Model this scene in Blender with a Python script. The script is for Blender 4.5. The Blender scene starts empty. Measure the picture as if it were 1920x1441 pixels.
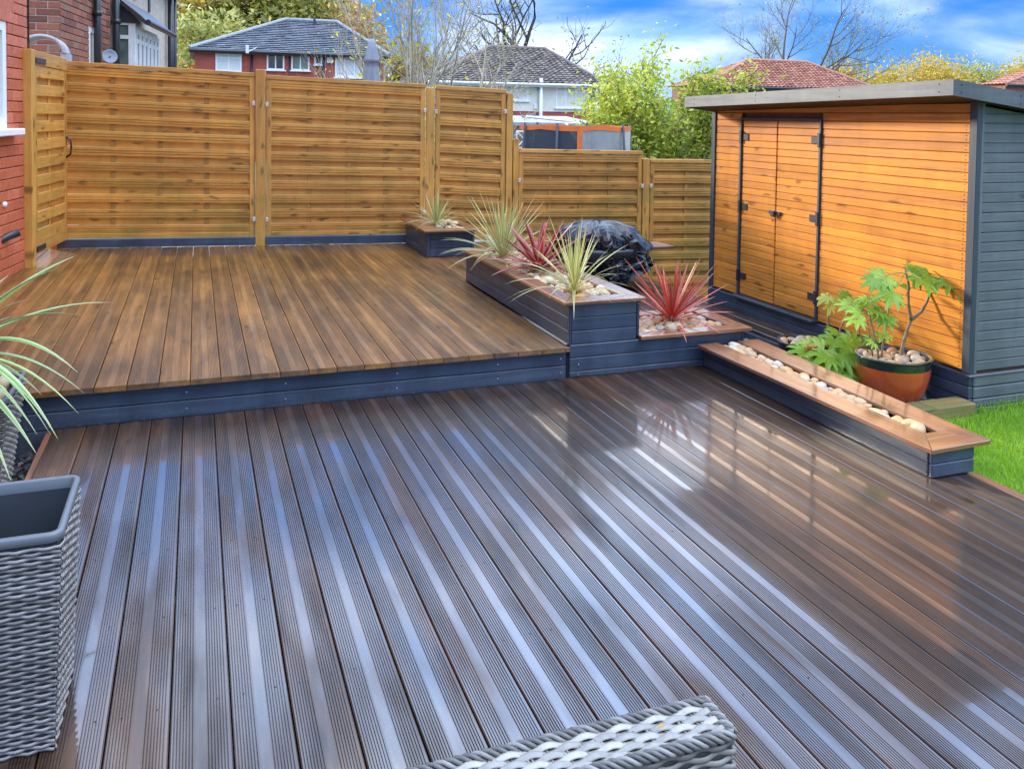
import bpy, math, random
from mathutils import Vector, Matrix, noise as mnoise
random.seed(7)
R_ = math.radians
scene = bpy.context.scene
COL = scene.collection

# ------------------------------------------------------------------ camera
F_PX, CX, CY = 1638.08, 960.0, 282.63          # focal length and principal point of the 1920 x 1441 photograph
M = Matrix(((0.94054, -0.33945, 0.01268), (-0.00162, -0.04180, -0.99912), (0.33968, 0.93970, -0.03986)))
CAM = Vector((0.0, 0.0, 1.5743))
cam_d = bpy.data.cameras.new('camera')
cam = bpy.data.objects.new('camera', cam_d); COL.objects.link(cam)
Mb = Matrix(((1, 0, 0), (0, -1, 0), (0, 0, -1))) @ M
cam.matrix_world = Matrix.Translation(CAM) @ Mb.transposed().to_4x4()
cam_d.sensor_fit = 'HORIZONTAL'; cam_d.sensor_width = 36.0
cam_d.lens = F_PX / 1920 * 36
cam_d.shift_x = 0.0
cam_d.shift_y = (CY - 720.5) / 1920
cam_d.clip_start = 0.05; cam_d.clip_end = 4000
scene.camera = cam

def ray(u, v):
    return M.transposed() @ Vector(((u - CX) / F_PX, (v - CY) / F_PX, 1.0))
def at_y(u, v, y):
    d = ray(u, v); return CAM + d * ((y - CAM.y) / d.y)
def at_z(u, v, z):
    d = ray(u, v); return CAM + d * ((z - CAM.z) / d.z)
def at_plane(u, v, P0, n):
    d = ray(u, v); return CAM + d * ((Vector(P0) - CAM).dot(n) / d.dot(n))

# ------------------------------------------------------------------ world, sun, exposure
SUN_EL, SUN_AZ = 16.5, -34.0                    # azimuth measured from +Y, negative to the left
world = bpy.data.worlds.new('World'); scene.world = world; world.use_nodes = True
wt = world.node_tree; wt.nodes.clear()
def wn(t, **k):
    n = wt.nodes.new(t)
    for a, b in k.items(): setattr(n, a, b)
    return n
sky = wn('ShaderNodeTexSky', sky_type='NISHITA', sun_disc=False)
sky.sun_elevation = R_(SUN_EL); sky.sun_rotation = R_(SUN_AZ)
sky.air_density = 1.0; sky.dust_density = 0.4; sky.ozone_density = 2.5
hsv = wn('ShaderNodeHueSaturation'); hsv.inputs['Saturation'].default_value = 1.5; hsv.inputs['Value'].default_value = 0.42
wt.links.new(sky.outputs[0], hsv.inputs['Color'])
tint = wn('ShaderNodeMixRGB', blend_type='MULTIPLY'); tint.inputs['Fac'].default_value = 1.0; tint.inputs['Color2'].default_value = (0.30, 0.58, 0.95, 1); wt.links.new(hsv.outputs[0], tint.inputs['Color1'])
tc = wn('ShaderNodeTexCoord')
sep = wn('ShaderNodeSeparateXYZ'); wt.links.new(tc.outputs['Generated'], sep.inputs[0])
addz = wn('ShaderNodeMath', operation='MAXIMUM'); wt.links.new(sep.outputs['Z'], addz.inputs[0]); addz.inputs[1].default_value = 0.0
addz2 = wn('ShaderNodeMath', operation='ADD'); wt.links.new(addz.outputs[0], addz2.inputs[0]); addz2.inputs[1].default_value = 0.22
dx = wn('ShaderNodeMath', operation='DIVIDE'); wt.links.new(sep.outputs['X'], dx.inputs[0]); wt.links.new(addz2.outputs[0], dx.inputs[1])
dy = wn('ShaderNodeMath', operation='DIVIDE'); wt.links.new(sep.outputs['Y'], dy.inputs[0]); wt.links.new(addz2.outputs[0], dy.inputs[1])
cmb = wn('ShaderNodeCombineXYZ'); wt.links.new(dx.outputs[0], cmb.inputs[0]); wt.links.new(dy.outputs[0], cmb.inputs[1])
cmb.inputs[2].default_value = 11.9
cn = wn('ShaderNodeTexNoise'); cn.inputs['Scale'].default_value = 1.0; cn.inputs['Detail'].default_value = 6; cn.inputs['Roughness'].default_value = 0.5
cn.inputs['Distortion'].default_value = 0.35
wt.links.new(cmb.outputs[0], cn.inputs['Vector'])
ramp = wn('ShaderNodeValToRGB'); ramp.color_ramp.elements[0].position = 0.42; ramp.color_ramp.elements[1].position = 0.74
ramp.color_ramp.elements[0].color = (0, 0, 0, 1); ramp.color_ramp.elements[1].color = (1, 1, 1, 1)
ramp.color_ramp.interpolation = 'EASE'
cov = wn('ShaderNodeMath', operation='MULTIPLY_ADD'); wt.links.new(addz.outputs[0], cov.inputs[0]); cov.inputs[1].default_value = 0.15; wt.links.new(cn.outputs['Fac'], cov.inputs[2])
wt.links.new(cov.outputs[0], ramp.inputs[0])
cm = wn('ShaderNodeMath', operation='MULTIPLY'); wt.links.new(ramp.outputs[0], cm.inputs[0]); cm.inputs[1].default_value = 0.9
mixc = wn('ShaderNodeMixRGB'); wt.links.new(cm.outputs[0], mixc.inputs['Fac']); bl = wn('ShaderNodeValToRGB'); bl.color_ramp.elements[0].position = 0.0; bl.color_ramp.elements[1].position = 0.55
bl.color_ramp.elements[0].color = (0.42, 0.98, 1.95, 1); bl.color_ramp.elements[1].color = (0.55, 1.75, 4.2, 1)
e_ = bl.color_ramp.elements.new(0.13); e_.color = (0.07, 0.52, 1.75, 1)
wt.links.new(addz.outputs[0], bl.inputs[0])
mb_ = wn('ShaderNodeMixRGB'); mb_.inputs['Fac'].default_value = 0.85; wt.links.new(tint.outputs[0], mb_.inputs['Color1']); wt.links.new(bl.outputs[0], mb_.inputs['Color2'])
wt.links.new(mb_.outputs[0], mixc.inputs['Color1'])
cn2 = wn('ShaderNodeTexNoise'); cn2.inputs['Scale'].default_value = 1.7; cn2.inputs['Detail'].default_value = 5; wt.links.new(cmb.outputs[0], cn2.inputs['Vector'])
cr2 = wn('ShaderNodeValToRGB'); cr2.color_ramp.elements[0].position = 0.40; cr2.color_ramp.elements[1].position = 0.68
cr2.color_ramp.elements[0].color = (0.38, 0.55, 0.88, 1); cr2.color_ramp.elements[1].color = (1.0, 0.98, 0.95, 1); wt.links.new(cn2.outputs['Fac'], cr2.inputs[0])
cw = wn('ShaderNodeMixRGB', blend_type='MULTIPLY'); cw.inputs['Fac'].default_value = 1.0; ov = wn('ShaderNodeMath', operation='MULTIPLY_ADD'); wt.links.new(addz.outputs[0], ov.inputs[0]); ov.inputs[1].default_value = 14.0; ov.inputs[2].default_value = 3.0   # cloud brightness raised steeply towards the zenith, added as ambient fill
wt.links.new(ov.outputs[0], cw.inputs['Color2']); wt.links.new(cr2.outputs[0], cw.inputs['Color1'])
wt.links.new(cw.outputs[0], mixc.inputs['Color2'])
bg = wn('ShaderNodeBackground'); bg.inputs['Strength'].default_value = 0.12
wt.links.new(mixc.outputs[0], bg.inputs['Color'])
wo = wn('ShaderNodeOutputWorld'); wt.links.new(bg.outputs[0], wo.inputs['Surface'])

sun_d = bpy.data.lights.new('sun', 'SUN'); sun_d.energy = 1.5; sun_d.angle = R_(6.5); sun_d.color = (1.0, 0.90, 0.74)
sun = bpy.data.objects.new('sun', sun_d); COL.objects.link(sun)
SD = Vector((math.sin(R_(SUN_AZ)) * math.cos(R_(SUN_EL)), math.cos(R_(SUN_AZ)) * math.cos(R_(SUN_EL)), math.sin(R_(SUN_EL))))
sun.rotation_euler = SD.to_track_quat('Z', 'Y').to_euler()
sun.location = SD * 60
scene.view_settings.view_transform = 'Standard'; scene.view_settings.look = 'None'
scene.view_settings.gamma = 1.0; scene.view_settings.use_curve_mapping = False
scene.view_settings.exposure = 2.2
scene.render.engine = 'CYCLES'
scene.cycles.max_bounces = 8; scene.cycles.transparent_max_bounces = 12
scene.cycles.sample_clamp_indirect = 6.0

# ------------------------------------------------------------------ materials
MATS = {}
class NT:
    def __init__(s, name):
        s.m = bpy.data.materials.new(name); s.m.use_nodes = True; s.t = s.m.node_tree; s.t.nodes.clear()
        s.out = s.t.nodes.new('ShaderNodeOutputMaterial')
        s.b = s.t.nodes.new('ShaderNodeBsdfPrincipled'); s.t.links.new(s.b.outputs[0], s.out.inputs[0])
    def n(s, t, **k):
        nd = s.t.nodes.new(t)
        for a, b in k.items():
            if hasattr(nd, a) and not a.startswith('i_'): setattr(nd, a, b)
            else: nd.inputs[a[2:].replace('_', ' ')].default_value = b
        return nd
    def l(s, a, b): s.t.links.new(a, b)
    def set(s, **k):
        for a, b in k.items(): s.b.inputs[a.replace('_', ' ')].default_value = b
    def math(s, op, a, b=None):
        n = s.t.nodes.new('ShaderNodeMath'); n.operation = op
        for i, x in enumerate((a, b)):
            if x is None: continue
            if hasattr(x, 'links'): s.l(x, n.inputs[i])
            else: n.inputs[i].default_value = x
        return n.outputs[0]
    def mix(s, fac, c1, c2, blend='MIX'):
        n = s.t.nodes.new('ShaderNodeMixRGB'); n.blend_type = blend
        for i, x in enumerate((fac, c1, c2)):
            if hasattr(x, 'links'): s.l(x, n.inputs[i])
            elif i == 0: n.inputs[0].default_value = x
            else: n.inputs[i].default_value = (*x, 1)
        return n.outputs[0]
    def ramp(s, fac, stops, interp='LINEAR'):
        n = s.t.nodes.new('ShaderNodeValToRGB'); cr = n.color_ramp; cr.interpolation = interp
        while len(cr.elements) < len(stops): cr.elements.new(0.5)
        for e, (p, c) in zip(cr.elements, stops):
            e.position = p; e.color = (*c, 1) if not isinstance(c, (int, float)) else (c, c, c, 1)
        s.l(fac, n.inputs[0]); return n.outputs[0]
    def noise(s, vec, scale, detail=4, rough=0.5, dist=0.0):
        n = s.t.nodes.new('ShaderNodeTexNoise'); n.inputs['Scale'].default_value = scale; n.inputs['Detail'].default_value = detail
        n.inputs['Roughness'].default_value = rough; n.inputs['Distortion'].default_value = dist
        if vec is not None: s.l(vec, n.inputs['Vector'])
        return n.outputs['Fac']
    def coord(s, kind='Object'):
        return s.t.nodes.new('ShaderNodeTexCoord').outputs[kind]
    def geopos(s):
        return s.t.nodes.new('ShaderNodeNewGeometry').outputs['Position']
    def rand(s):
        return s.t.nodes.new('ShaderNodeObjectInfo').outputs['Random']
    def mapping(s, vec, scale, loc=None):
        n = s.t.nodes.new('ShaderNodeMapping'); s.l(vec, n.inputs['Vector']); n.inputs['Scale'].default_value = scale
        if loc is not None: s.l(loc, n.inputs['Location'])
        return n.outputs[0]
    def bump(s, h, strength=0.3, dist=0.01, to='Normal'):
        n = s.t.nodes.new('ShaderNodeBump'); n.inputs['Strength'].default_value = strength; n.inputs['Distance'].default_value = dist
        s.l(h, n.inputs['Height']); s.l(n.outputs[0], s.b.inputs[to]); return n.outputs[0]
    def randvec(s, k=37.0):
        r = s.rand(); c = s.t.nodes.new('ShaderNodeCombineXYZ')
        for i, f in enumerate((k, k * 2.3, k * 1.7)): s.l(s.math('MULTIPLY', r, f), c.inputs[i])
        return c.outputs[0]

def plain(name, col, rough=0.5, var=0.15, scale=8.0, bump=0.0, spec=0.5, metallic=0.0, coat=0.0, bscale=60):
    t = NT(name); co = t.coord()
    nz = t.noise(t.mapping(co, (1, 1, 1), t.randvec()), scale, 5, 0.6)
    dark = tuple(c * (1 - var) for c in col); lite = tuple(min(1, c * (1 + var)) for c in col)
    t.l(t.ramp(nz, ((0.3, dark), (0.7, lite))), t.b.inputs['Base Color'])
    t.set(Roughness=rough, Metallic=metallic); t.b.inputs['Specular IOR Level'].default_value = spec
    if coat: t.b.inputs['Coat Weight'].default_value = coat; t.b.inputs['Coat Roughness'].default_value = 0.06
    if bump: t.bump(t.noise(co, bscale, 4, 0.6), bump, 0.004)
    MATS[name] = t.m; return t.m

def wood(name, axis, lite, mid, dark, rough=0.5, grain=1.0, knots=0.0, hue=0.12, coat=0.0, stain=None, bump=0.25, coat_rough=0.08, streak=0.0, splash=False):
    """grained timber; axis = long axis of the piece in its own coordinates"""
    t = NT(name + '_' + axis.lower()); co = t.coord()
    sc = {'X': (1.6, 26, 26), 'Y': (26, 1.6, 26), 'Z': (26, 26, 1.6)}[axis]
    sc = tuple(x * grain for x in sc)
    mp = t.mapping(co, sc, t.randvec())
    n1 = t.noise(mp, 1.0, 6, 0.62, 0.6)
    n2 = t.noise(mp, 3.1, 3, 0.7)
    f = t.math('ADD', t.math('MULTIPLY', n1, 0.72), t.math('MULTIPLY', n2, 0.28))
    c = t.ramp(f, ((0.30, dark), (0.50, mid), (0.70, lite)))
    r = t.rand()
    c = t.mix(1.0, c, t.ramp(r, ((0.0, (1 - hue, 1 - hue * 1.15, 1 - hue * 1.3)), (0.5, (1, 1, 1)), (1.0, (1 + hue, 1 + hue * 0.8, 1 + hue * 0.5)))), 'MULTIPLY')
    big = t.noise(t.mapping(co, tuple(x * 0.12 for x in sc), t.randvec(11.0)), 1.0, 3, 0.5)
    c = t.mix(0.35, c, t.mix(1.0, c, t.ramp(big, ((0.35, (0.7, 0.7, 0.72)), (0.65, (1.18, 1.12, 1.05)))), 'MULTIPLY'))
    if knots:
        ks = {'X': (3.6, 0.4, 10.5), 'Y': (0.4, 3.6, 10.5), 'Z': (10.5, 0.4, 3.6)}[axis]
        km = t.mapping(co, ks, t.randvec(5.0))
        wob = t.n('ShaderNodeTexNoise'); wob.inputs['Scale'].default_value = 2.0; t.l(km, wob.inputs['Vector'])
        kv = t.n('ShaderNodeVectorMath', operation='ADD'); t.l(km, kv.inputs[0])
        ws = t.n('ShaderNodeVectorMath', operation='SCALE'); t.l(wob.outputs['Color'], ws.inputs[0]); ws.inputs['Scale'].default_value = 0.7
        t.l(ws.outputs[0], kv.inputs[1])
        vo = t.n('ShaderNodeTexVoronoi', voronoi_dimensions='2D'); vo.inputs['Scale'].default_value = 1.0
        ka = t.n('ShaderNodeSeparateXYZ'); t.l(kv.outputs[0], ka.inputs[0]); kc = t.n('ShaderNodeCombineXYZ')
        ia, ib = {'X': (0, 2), 'Y': (1, 2), 'Z': (2, 0)}[axis]; t.l(ka.outputs[ia], kc.inputs[0]); t.l(ka.outputs[ib], kc.inputs[1]); t.l(kc.outputs[0], vo.inputs['Vector'])
        k1 = t.ramp(vo.outputs['Distance'], ((0.06, 1.0), (0.22, 0.0)))
        sel = t.n('ShaderNodeSeparateColor'); t.l(vo.outputs['Color'], sel.inputs[0])
        k2 = t.math('GREATER_THAN', sel.outputs[0], 1 - knots)
        c = t.mix(t.math('MULTIPLY', t.math('MULTIPLY', k1, k2), 0.8), c, tuple(x * 0.32 for x in dark))
    if stain:
        pz = t.geopos()
        sp = t.n('ShaderNodeSeparateXYZ'); t.l(pz, sp.inputs[0])
        hmask = t.ramp(sp.outputs[2], ((0.0, 1.0), (0.5, 0.75), (1.0, 0.25)))
        sn = t.ramp(t.noise(t.mapping(pz, (0.9, 0.9, 2.6)), 1.6, 4, 0.6), ((0.46, 0.0), (0.62, 1.0)))
        c = t.mix(t.math('MULTIPLY', t.math('MULTIPLY', sn, hmask), 0.7), c, stain)
    if streak:
        wv = t.noise(t.mapping(t.geopos(), (4.5, 4.5, 1.6)), 1.0, 6, 0.68, 0.4)
        c = t.mix(1.0, c, t.ramp(wv, ((0.32, (1 - streak,) * 3), (0.5, (1, 1, 1)), (0.68, (1 + streak, 1 + streak * 0.95, 1 + streak * 0.85)))), 'MULTIPLY')
        if splash:
            gz = t.n('ShaderNodeSeparateXYZ'); t.l(t.geopos(), gz.inputs[0])
            low = t.ramp(gz.outputs[2], ((0.0, 1.0), (0.10, 0.0))); sp2 = t.ramp(t.noise(t.geopos(), 55, 4, 0.7), ((0.52, 0.0), (0.66, 1.0)))
            c = t.mix(t.math('MULTIPLY', t.math('MULTIPLY', low, sp2), 0.55), c, (0.13, 0.10, 0.07))
    t.l(c, t.b.inputs['Base Color'])
    rr = t.ramp(n1, ((0.3, min(1, rough + 0.12)), (0.7, max(0.02, rough - 0.08))))
    t.l(rr, t.b.inputs['Roughness'])
    t.bump(f, bump, 0.004)
    if coat:
        t.b.inputs['Coat Weight'].default_value = coat; t.b.inputs['Coat Roughness'].default_value = coat_rough
    MATS[name + '_' + axis] = t.m
    return t.m
def wood3(name, *a, **k):
    for ax in 'XYZ': wood(name, ax, *a, **k)

wood3('fence', (0.63, 0.335, 0.078), (0.55, 0.266, 0.050), (0.39, 0.165, 0.028), rough=0.5, knots=0.40, hue=0.14, stain=(0.27, 0.20, 0.03), streak=0.16)
wood3('fence_dark', (0.60, 0.300, 0.066), (0.51, 0.235, 0.043), (0.35, 0.142, 0.024), rough=0.55, knots=0.36, hue=0.14, stain=(0.22, 0.17, 0.03), streak=0.16)
wood3('batten', (0.46, 0.240, 0.050), (0.38, 0.185, 0.036), (0.27, 0.120, 0.020), rough=0.6, hue=0.2)
wood3('paint', (0.056, 0.080, 0.116), (0.036, 0.053, 0.084), (0.022, 0.034, 0.057), rough=0.36, hue=0.16, bump=0.2, grain=0.7, streak=0.35, splash=True)
wood3('paint_grey', (0.135, 0.148, 0.150), (0.112, 0.124, 0.128), (0.082, 0.092, 0.098), rough=0.5, hue=0.10, bump=0.15, knots=0.08, streak=0.18)
wood3('trim', (0.050, 0.064, 0.080), (0.042, 0.054, 0.070), (0.030, 0.040, 0.052), rough=0.4, hue=0.05, bump=0.08)
wood3('cedar', (0.74, 0.315, 0.045), (0.61, 0.220, 0.024), (0.38, 0.110, 0.010), rough=0.36, grain=0.8, hue=0.16, knots=0.05, bump=0.18, streak=0.14)
wood3('rim', (0.34, 0.150, 0.058), (0.235, 0.096, 0.036), (0.105, 0.040, 0.017), rough=0.42, hue=0.08, coat=0.9, coat_rough=0.10, bump=0.5, grain=0.8)
wood3('sleeper', (0.36, 0.25, 0.10), (0.24, 0.15, 0.055), (0.11, 0.062, 0.022), rough=0.75, hue=0.05, knots=0.2, bump=0.6, stain=(0.14, 0.15, 0.03))

def deck_mat(name, lite, mid, dark, wet, ior):
    t = NT(name); co = t.coord(); rv = t.randvec()
    mp = t.mapping(co, (24, 1.3, 24), rv)
    n1 = t.noise(mp, 1.0, 6, 0.62, 0.7); n2 = t.noise(mp, 3.0, 3, 0.6)
    f = t.math('ADD', t.math('MULTIPLY', n1, 0.7), t.math('MULTIPLY', n2, 0.3))
    c = t.ramp(f, ((0.32, dark), (0.5, mid), (0.68, lite)))
    c = t.mix(1.0, c, t.ramp(t.rand(), ((0, (0.84, 0.83, 0.82)), (0.5, (1, 1, 1)), (1, (1.15, 1.12, 1.08)))), 'MULTIPLY')
    big = t.noise(t.mapping(co, (5, 0.9, 5), rv), 1.0, 4, 0.6)
    c = t.mix(0.8, c, t.mix(1.0, c, t.ramp(big, ((0.34, (0.42, 0.42, 0.46)), (0.66, (1.45, 1.32, 1.10)))), 'MULTIPLY'))
    wide = t.noise(t.mapping(t.geopos(), (1.1, 0.6, 1.0)), 1.5, 5, 0.65, 0.5)
    c = t.mix(1.0, c, t.ramp(wide, ((0.36, (0.62, 0.62, 0.62)), (0.64, (1.28, 1.25, 1.15)))), 'MULTIPLY')
    km = t.mapping(co, (9, 2.4, 0.4), t.randvec(5.0))
    vo = t.n('ShaderNodeTexVoronoi', voronoi_dimensions='2D'); t.l(km, vo.inputs['Vector']); vo.inputs['Scale'].default_value = 1.0
    sel = t.n('ShaderNodeSeparateColor'); t.l(vo.outputs['Color'], sel.inputs[0])
    kk = t.math('MULTIPLY', t.ramp(vo.outputs['Distance'], ((0.05, 1.0), (0.17, 0.0))), t.math('GREATER_THAN', sel.outputs[0], 0.86))
    c = t.mix(t.math('MULTIPLY', kk, 0.75), c, tuple(x * 0.4 for x in dark))
    t.l(c, t.b.inputs['Base Color'])
    sp = t.n('ShaderNodeSeparateXYZ'); t.l(co, sp.inputs[0])
    ax = t.math('ABSOLUTE', sp.outputs[0])
    flat = t.ramp(ax, ((0.0125, 1.0), (0.0150, 0.0)))            # the smooth middle strip of each board holds the water
    pud = t.ramp(t.noise(t.mapping(co, (4, 0.75, 4), t.randvec(19.0)), 1.6, 3, 0.55), ((0.36, 0.22), (0.56, 1.0)))
    t.set(Roughness=0.42)
    w = t.math('MULTIPLY', t.math('ADD', t.math('MULTIPLY', flat, 0.32), 0.68), t.math('MULTIPLY', pud, wet))
    t.l(w, t.b.inputs['Coat Weight'])
    cr = t.math('ADD', t.math('MULTIPLY', flat, -0.058), 0.085)
    t.l(t.math('MAXIMUM', t.math('ADD', cr, t.math('MULTIPLY', t.math('SUBTRACT', n2, 0.5), 0.05)), 0.014), t.b.inputs['Coat Roughness'])
    t.b.inputs['Coat IOR'].default_value = ior
    t.bump(f, 0.25, 0.003)
    rip = t.math('ADD', t.noise(t.mapping(co, (1, 0.35, 1), t.randvec(3.0)), 26, 2, 0.5), t.math('MULTIPLY', t.noise(co, 190, 2, 0.6), 0.12))
    t.bump(rip, 0.045, 0.004, 'Coat Normal')
    MATS[name] = t.m
deck_mat('deck_wet', (0.088, 0.047, 0.023), (0.057, 0.029, 0.014), (0.027, 0.014, 0.008), 1.0, 2.1)
deck_mat('deck_upper', (0.28, 0.145, 0.037), (0.20, 0.097, 0.024), (0.100, 0.046, 0.013), 0.9, 2.0)

def brick_mat(name, stops, rough=0.8, bump=0.4, rnd=1.0):
    t = NT(name); co = t.coord()
    c = t.ramp(t.rand(), stops, 'LINEAR')
    nz = t.noise(t.mapping(co, (1, 1, 1), t.randvec()), 22, 5, 0.65)
    c = t.mix(0.55, c, t.mix(1.0, c, t.ramp(nz, ((0.3, (0.55, 0.55, 0.55)), (0.7, (1.3, 1.3, 1.3)))), 'MULTIPLY'))
    t.l(c, t.b.inputs['Base Color']); t.set(Roughness=rough)
    t.bump(nz, bump, 0.01); MATS[name] = t.m
brick_mat('painted_brick', ((0, (0.47, 0.105, 0.045)), (0.5, (0.55, 0.130, 0.055)), (1, (0.60, 0.165, 0.080))), 0.5)
plain('painted_mortar', (0.50, 0.115, 0.05), 0.6, 0.25, 6, 0.3)
brick_mat('old_brick', ((0, (0.11, 0.050, 0.036)), (0.3, (0.26, 0.080, 0.046)), (0.7, (0.34, 0.115, 0.066)), (1, (0.24, 0.135, 0.085))), 0.85)
plain('mortar', (0.50, 0.42, 0.34), 0.9, 0.2, 9, 0.4)
plain('white_upvc', (0.80, 0.81, 0.80), 0.35, 0.05, 4)
plain('white_paint', (0.74, 0.73, 0.70), 0.5, 0.12, 5, 0.15)
plain('cream_render', (0.74, 0.68, 0.57), 0.9, 0.10, 3, 0.3)
plain('black_plastic', (0.022, 0.023, 0.026), 0.32, 0.3, 5)
plain('black_paint', (0.030, 0.032, 0.036), 0.4, 0.2, 5)
plain('hinge_metal', (0.060, 0.062, 0.066), 0.4, 0.2, 20, metallic=0.6)
plain('zinc', (0.62, 0.60, 0.56), 0.42, 0.2, 30, metallic=0.5)
plain('grey_plastic', (0.115, 0.130, 0.138), 0.42, 0.08, 5)
plain('dark_inside', (0.030, 0.036, 0.042), 0.6, 0.2, 6)
plain('soil', (0.045, 0.032, 0.022), 0.95, 0.4, 30, 0.6)
plain('ground', (0.10, 0.105, 0.06), 0.95, 0.4, 0.8, 0.4)
plain('lawn_base', (0.10, 0.19, 0.018), 0.95, 0.3, 12, 0.6)
plain('gravel', (0.20, 0.20, 0.19), 0.9, 0.5, 40, 0.8)
plain('terracotta', (0.52, 0.085, 0.020), 0.22, 0.14, 6, coat=0.6)
plain('dark_glaze', (0.018, 0.030, 0.022), 0.18, 0.3, 7, coat=0.8)
plain('umbrella_cloth', (0.22, 0.245, 0.28), 0.85, 0.18, 5, 0.3)
plain('orange_cloth', (0.72, 0.17, 0.03), 0.6, 0.12, 9)
plain('navy_cloth', (0.045, 0.055, 0.07), 0.7, 0.2, 9)
plain('lead', (0.34, 0.36, 0.38), 0.55, 0.2, 9, 0.2)
plain('felt_roof', (0.075, 0.08, 0.085), 0.9, 0.25, 20, 0.5)
plain('curtain', (0.66, 0.66, 0.62), 0.8, 0.15, 12)
plain('ridge_tile', (0.42, 0.20, 0.13), 0.8, 0.2, 6, 0.3)
plain('ridge_tile_grey', (0.30, 0.31, 0.32), 0.7, 0.2, 6, 0.3)
plain('ridge_tile_brown', (0.20, 0.16, 0.125), 0.8, 0.25, 6, 0.3)
plain('aged_timber', (0.20, 0.095, 0.050), 0.8, 0.3, 6, 0.3)
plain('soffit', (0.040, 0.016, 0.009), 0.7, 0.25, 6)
plain('screw_metal', (0.55, 0.56, 0.58), 0.35, 0.1, 20, metallic=0.8)

def facing_brick(name, c1, c2, mortar, sc):
    t = NT(name); co = t.coord()
    bt = t.n('ShaderNodeTexBrick'); t.l(co, bt.inputs['Vector'])
    bt.inputs['Color1'].default_value = (*c1, 1); bt.inputs['Color2'].default_value = (*c2, 1); bt.inputs['Mortar'].default_value = (*mortar, 1)
    bt.inputs['Scale'].default_value = 1.0; bt.inputs['Brick Width'].default_value = sc; bt.inputs['Row Height'].default_value = sc / 3; bt.inputs['Mortar Size'].default_value = sc * 0.035
    mp = t.n('ShaderNodeMapping'); mp.inputs['Rotation'].default_value = (R_(90), 0, 0); t.l(co, mp.inputs['Vector']); t.l(mp.outputs[0], bt.inputs['Vector'])
    nz = t.noise(co, 1.3, 5, 0.6)
    t.l(t.mix(0.5, bt.outputs['Color'], t.mix(1.0, bt.outputs['Color'], t.ramp(nz, ((0.3, (0.6, 0.6, 0.6)), (0.7, (1.3, 1.3, 1.3)))), 'MULTIPLY')), t.b.inputs['Base Color'])
    t.set(Roughness=0.85); t.bump(bt.outputs['Fac'], -0.3, 0.01); MATS[name] = t.m
facing_brick('red_facing', (0.36, 0.060, 0.040), (0.46, 0.085, 0.055), (0.36, 0.13, 0.10), 0.24)
facing_brick('brown_facing', (0.26, 0.10, 0.06), (0.34, 0.13, 0.085), (0.40, 0.33, 0.27), 0.24)

def tile_mat(name, stops, rough=0.7):
    t = NT(name); p = t.geopos()
    ri = t.n('ShaderNodeNewGeometry').outputs['Random Per Island']
    nz = t.noise(p, 0.7, 5, 0.65)
    f = t.math('ADD', t.math('MULTIPLY', ri, 0.55), t.math('MULTIPLY', nz, 0.5))
    c = t.ramp(f, stops); nz2 = t.noise(p, 9, 4, 0.7)
    t.l(t.mix(0.5, c, t.mix(1.0, c, t.ramp(nz2, ((0.3, (0.55, 0.55, 0.55)), (0.7, (1.35, 1.35, 1.35)))), 'MULTIPLY')), t.b.inputs['Base Color'])
    t.set(Roughness=rough); MATS[name] = t.m
tile_mat('slate', ((0.2, (0.050, 0.062, 0.078)), (0.5, (0.085, 0.102, 0.122)), (0.9, (0.15, 0.165, 0.185))), 0.45)
tile_mat('brown_tile', ((0.2, (0.085, 0.060, 0.048)), (0.5, (0.155, 0.115, 0.092)), (0.9, (0.26, 0.21, 0.17))), 0.8)
tile_mat('red_tile', ((0.2, (0.26, 0.090, 0.055)), (0.5, (0.40, 0.150, 0.090)), (0.9, (0.52, 0.24, 0.15))), 0.8)

def glass_mat(name, col=(0.02, 0.025, 0.03), rough=0.03):
    t = NT(name); co = t.coord()
    nz = t.noise(co, 1.4, 3, 0.5)
    t.l(t.ramp(nz, ((0.35, tuple(c * 0.5 for c in col)), (0.65, tuple(c * 1.8 for c in col)))), t.b.inputs['Base Color'])
    t.set(Roughness=rough, IOR=1.6); MATS[name] = t.m
glass_mat('dark_glass'); glass_mat('grey_glass', (0.11, 0.14, 0.11)); glass_mat('net_glass', (0.32, 0.35, 0.32))

def leaf_mat(name, stops, transl=0.35, rough=0.45, island=True, scale=1.0):
    t = NT(name)
    if island: f = t.n('ShaderNodeNewGeometry').outputs['Random Per Island']
    else: f = t.rand()
    nz = t.noise(t.geopos(), 0.5 * scale, 3, 0.6)
    ff = t.math('ADD', t.math('MULTIPLY', f, 0.6), t.math('MULTIPLY', nz, 0.45))
    c = t.ramp(ff, stops); t.l(c, t.b.inputs['Base Color']); t.set(Roughness=rough)
    tr = t.n('ShaderNodeBsdfTranslucent'); t.l(c, tr.inputs['Color'])
    mx = t.n('ShaderNodeMixShader'); mx.inputs[0].default_value = transl
    t.l(t.b.outputs[0], mx.inputs[1]); t.l(tr.outputs[0], mx.inputs[2]); t.l(mx.outputs[0], t.out.inputs[0])
    MATS[name] = t.m
leaf_mat('leaf_lime', ((0.15, (0.189, 0.257, 0.027)), (0.45, (0.405, 0.486, 0.047)), (0.75, (0.621, 0.621, 0.081)), (0.95, (0.702, 0.486, 0.081))))
leaf_mat('leaf_autumn', ((0.15, (0.176, 0.149, 0.027)), (0.45, (0.392, 0.297, 0.047)), (0.75, (0.54, 0.405, 0.068)), (0.95, (0.594, 0.297, 0.068))), scale=0.4)
leaf_mat('leaf_orange', ((0.15, (0.243, 0.149, 0.041)), (0.5, (0.54, 0.311, 0.081)), (0.9, (0.702, 0.405, 0.121))), scale=0.4)
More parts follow.
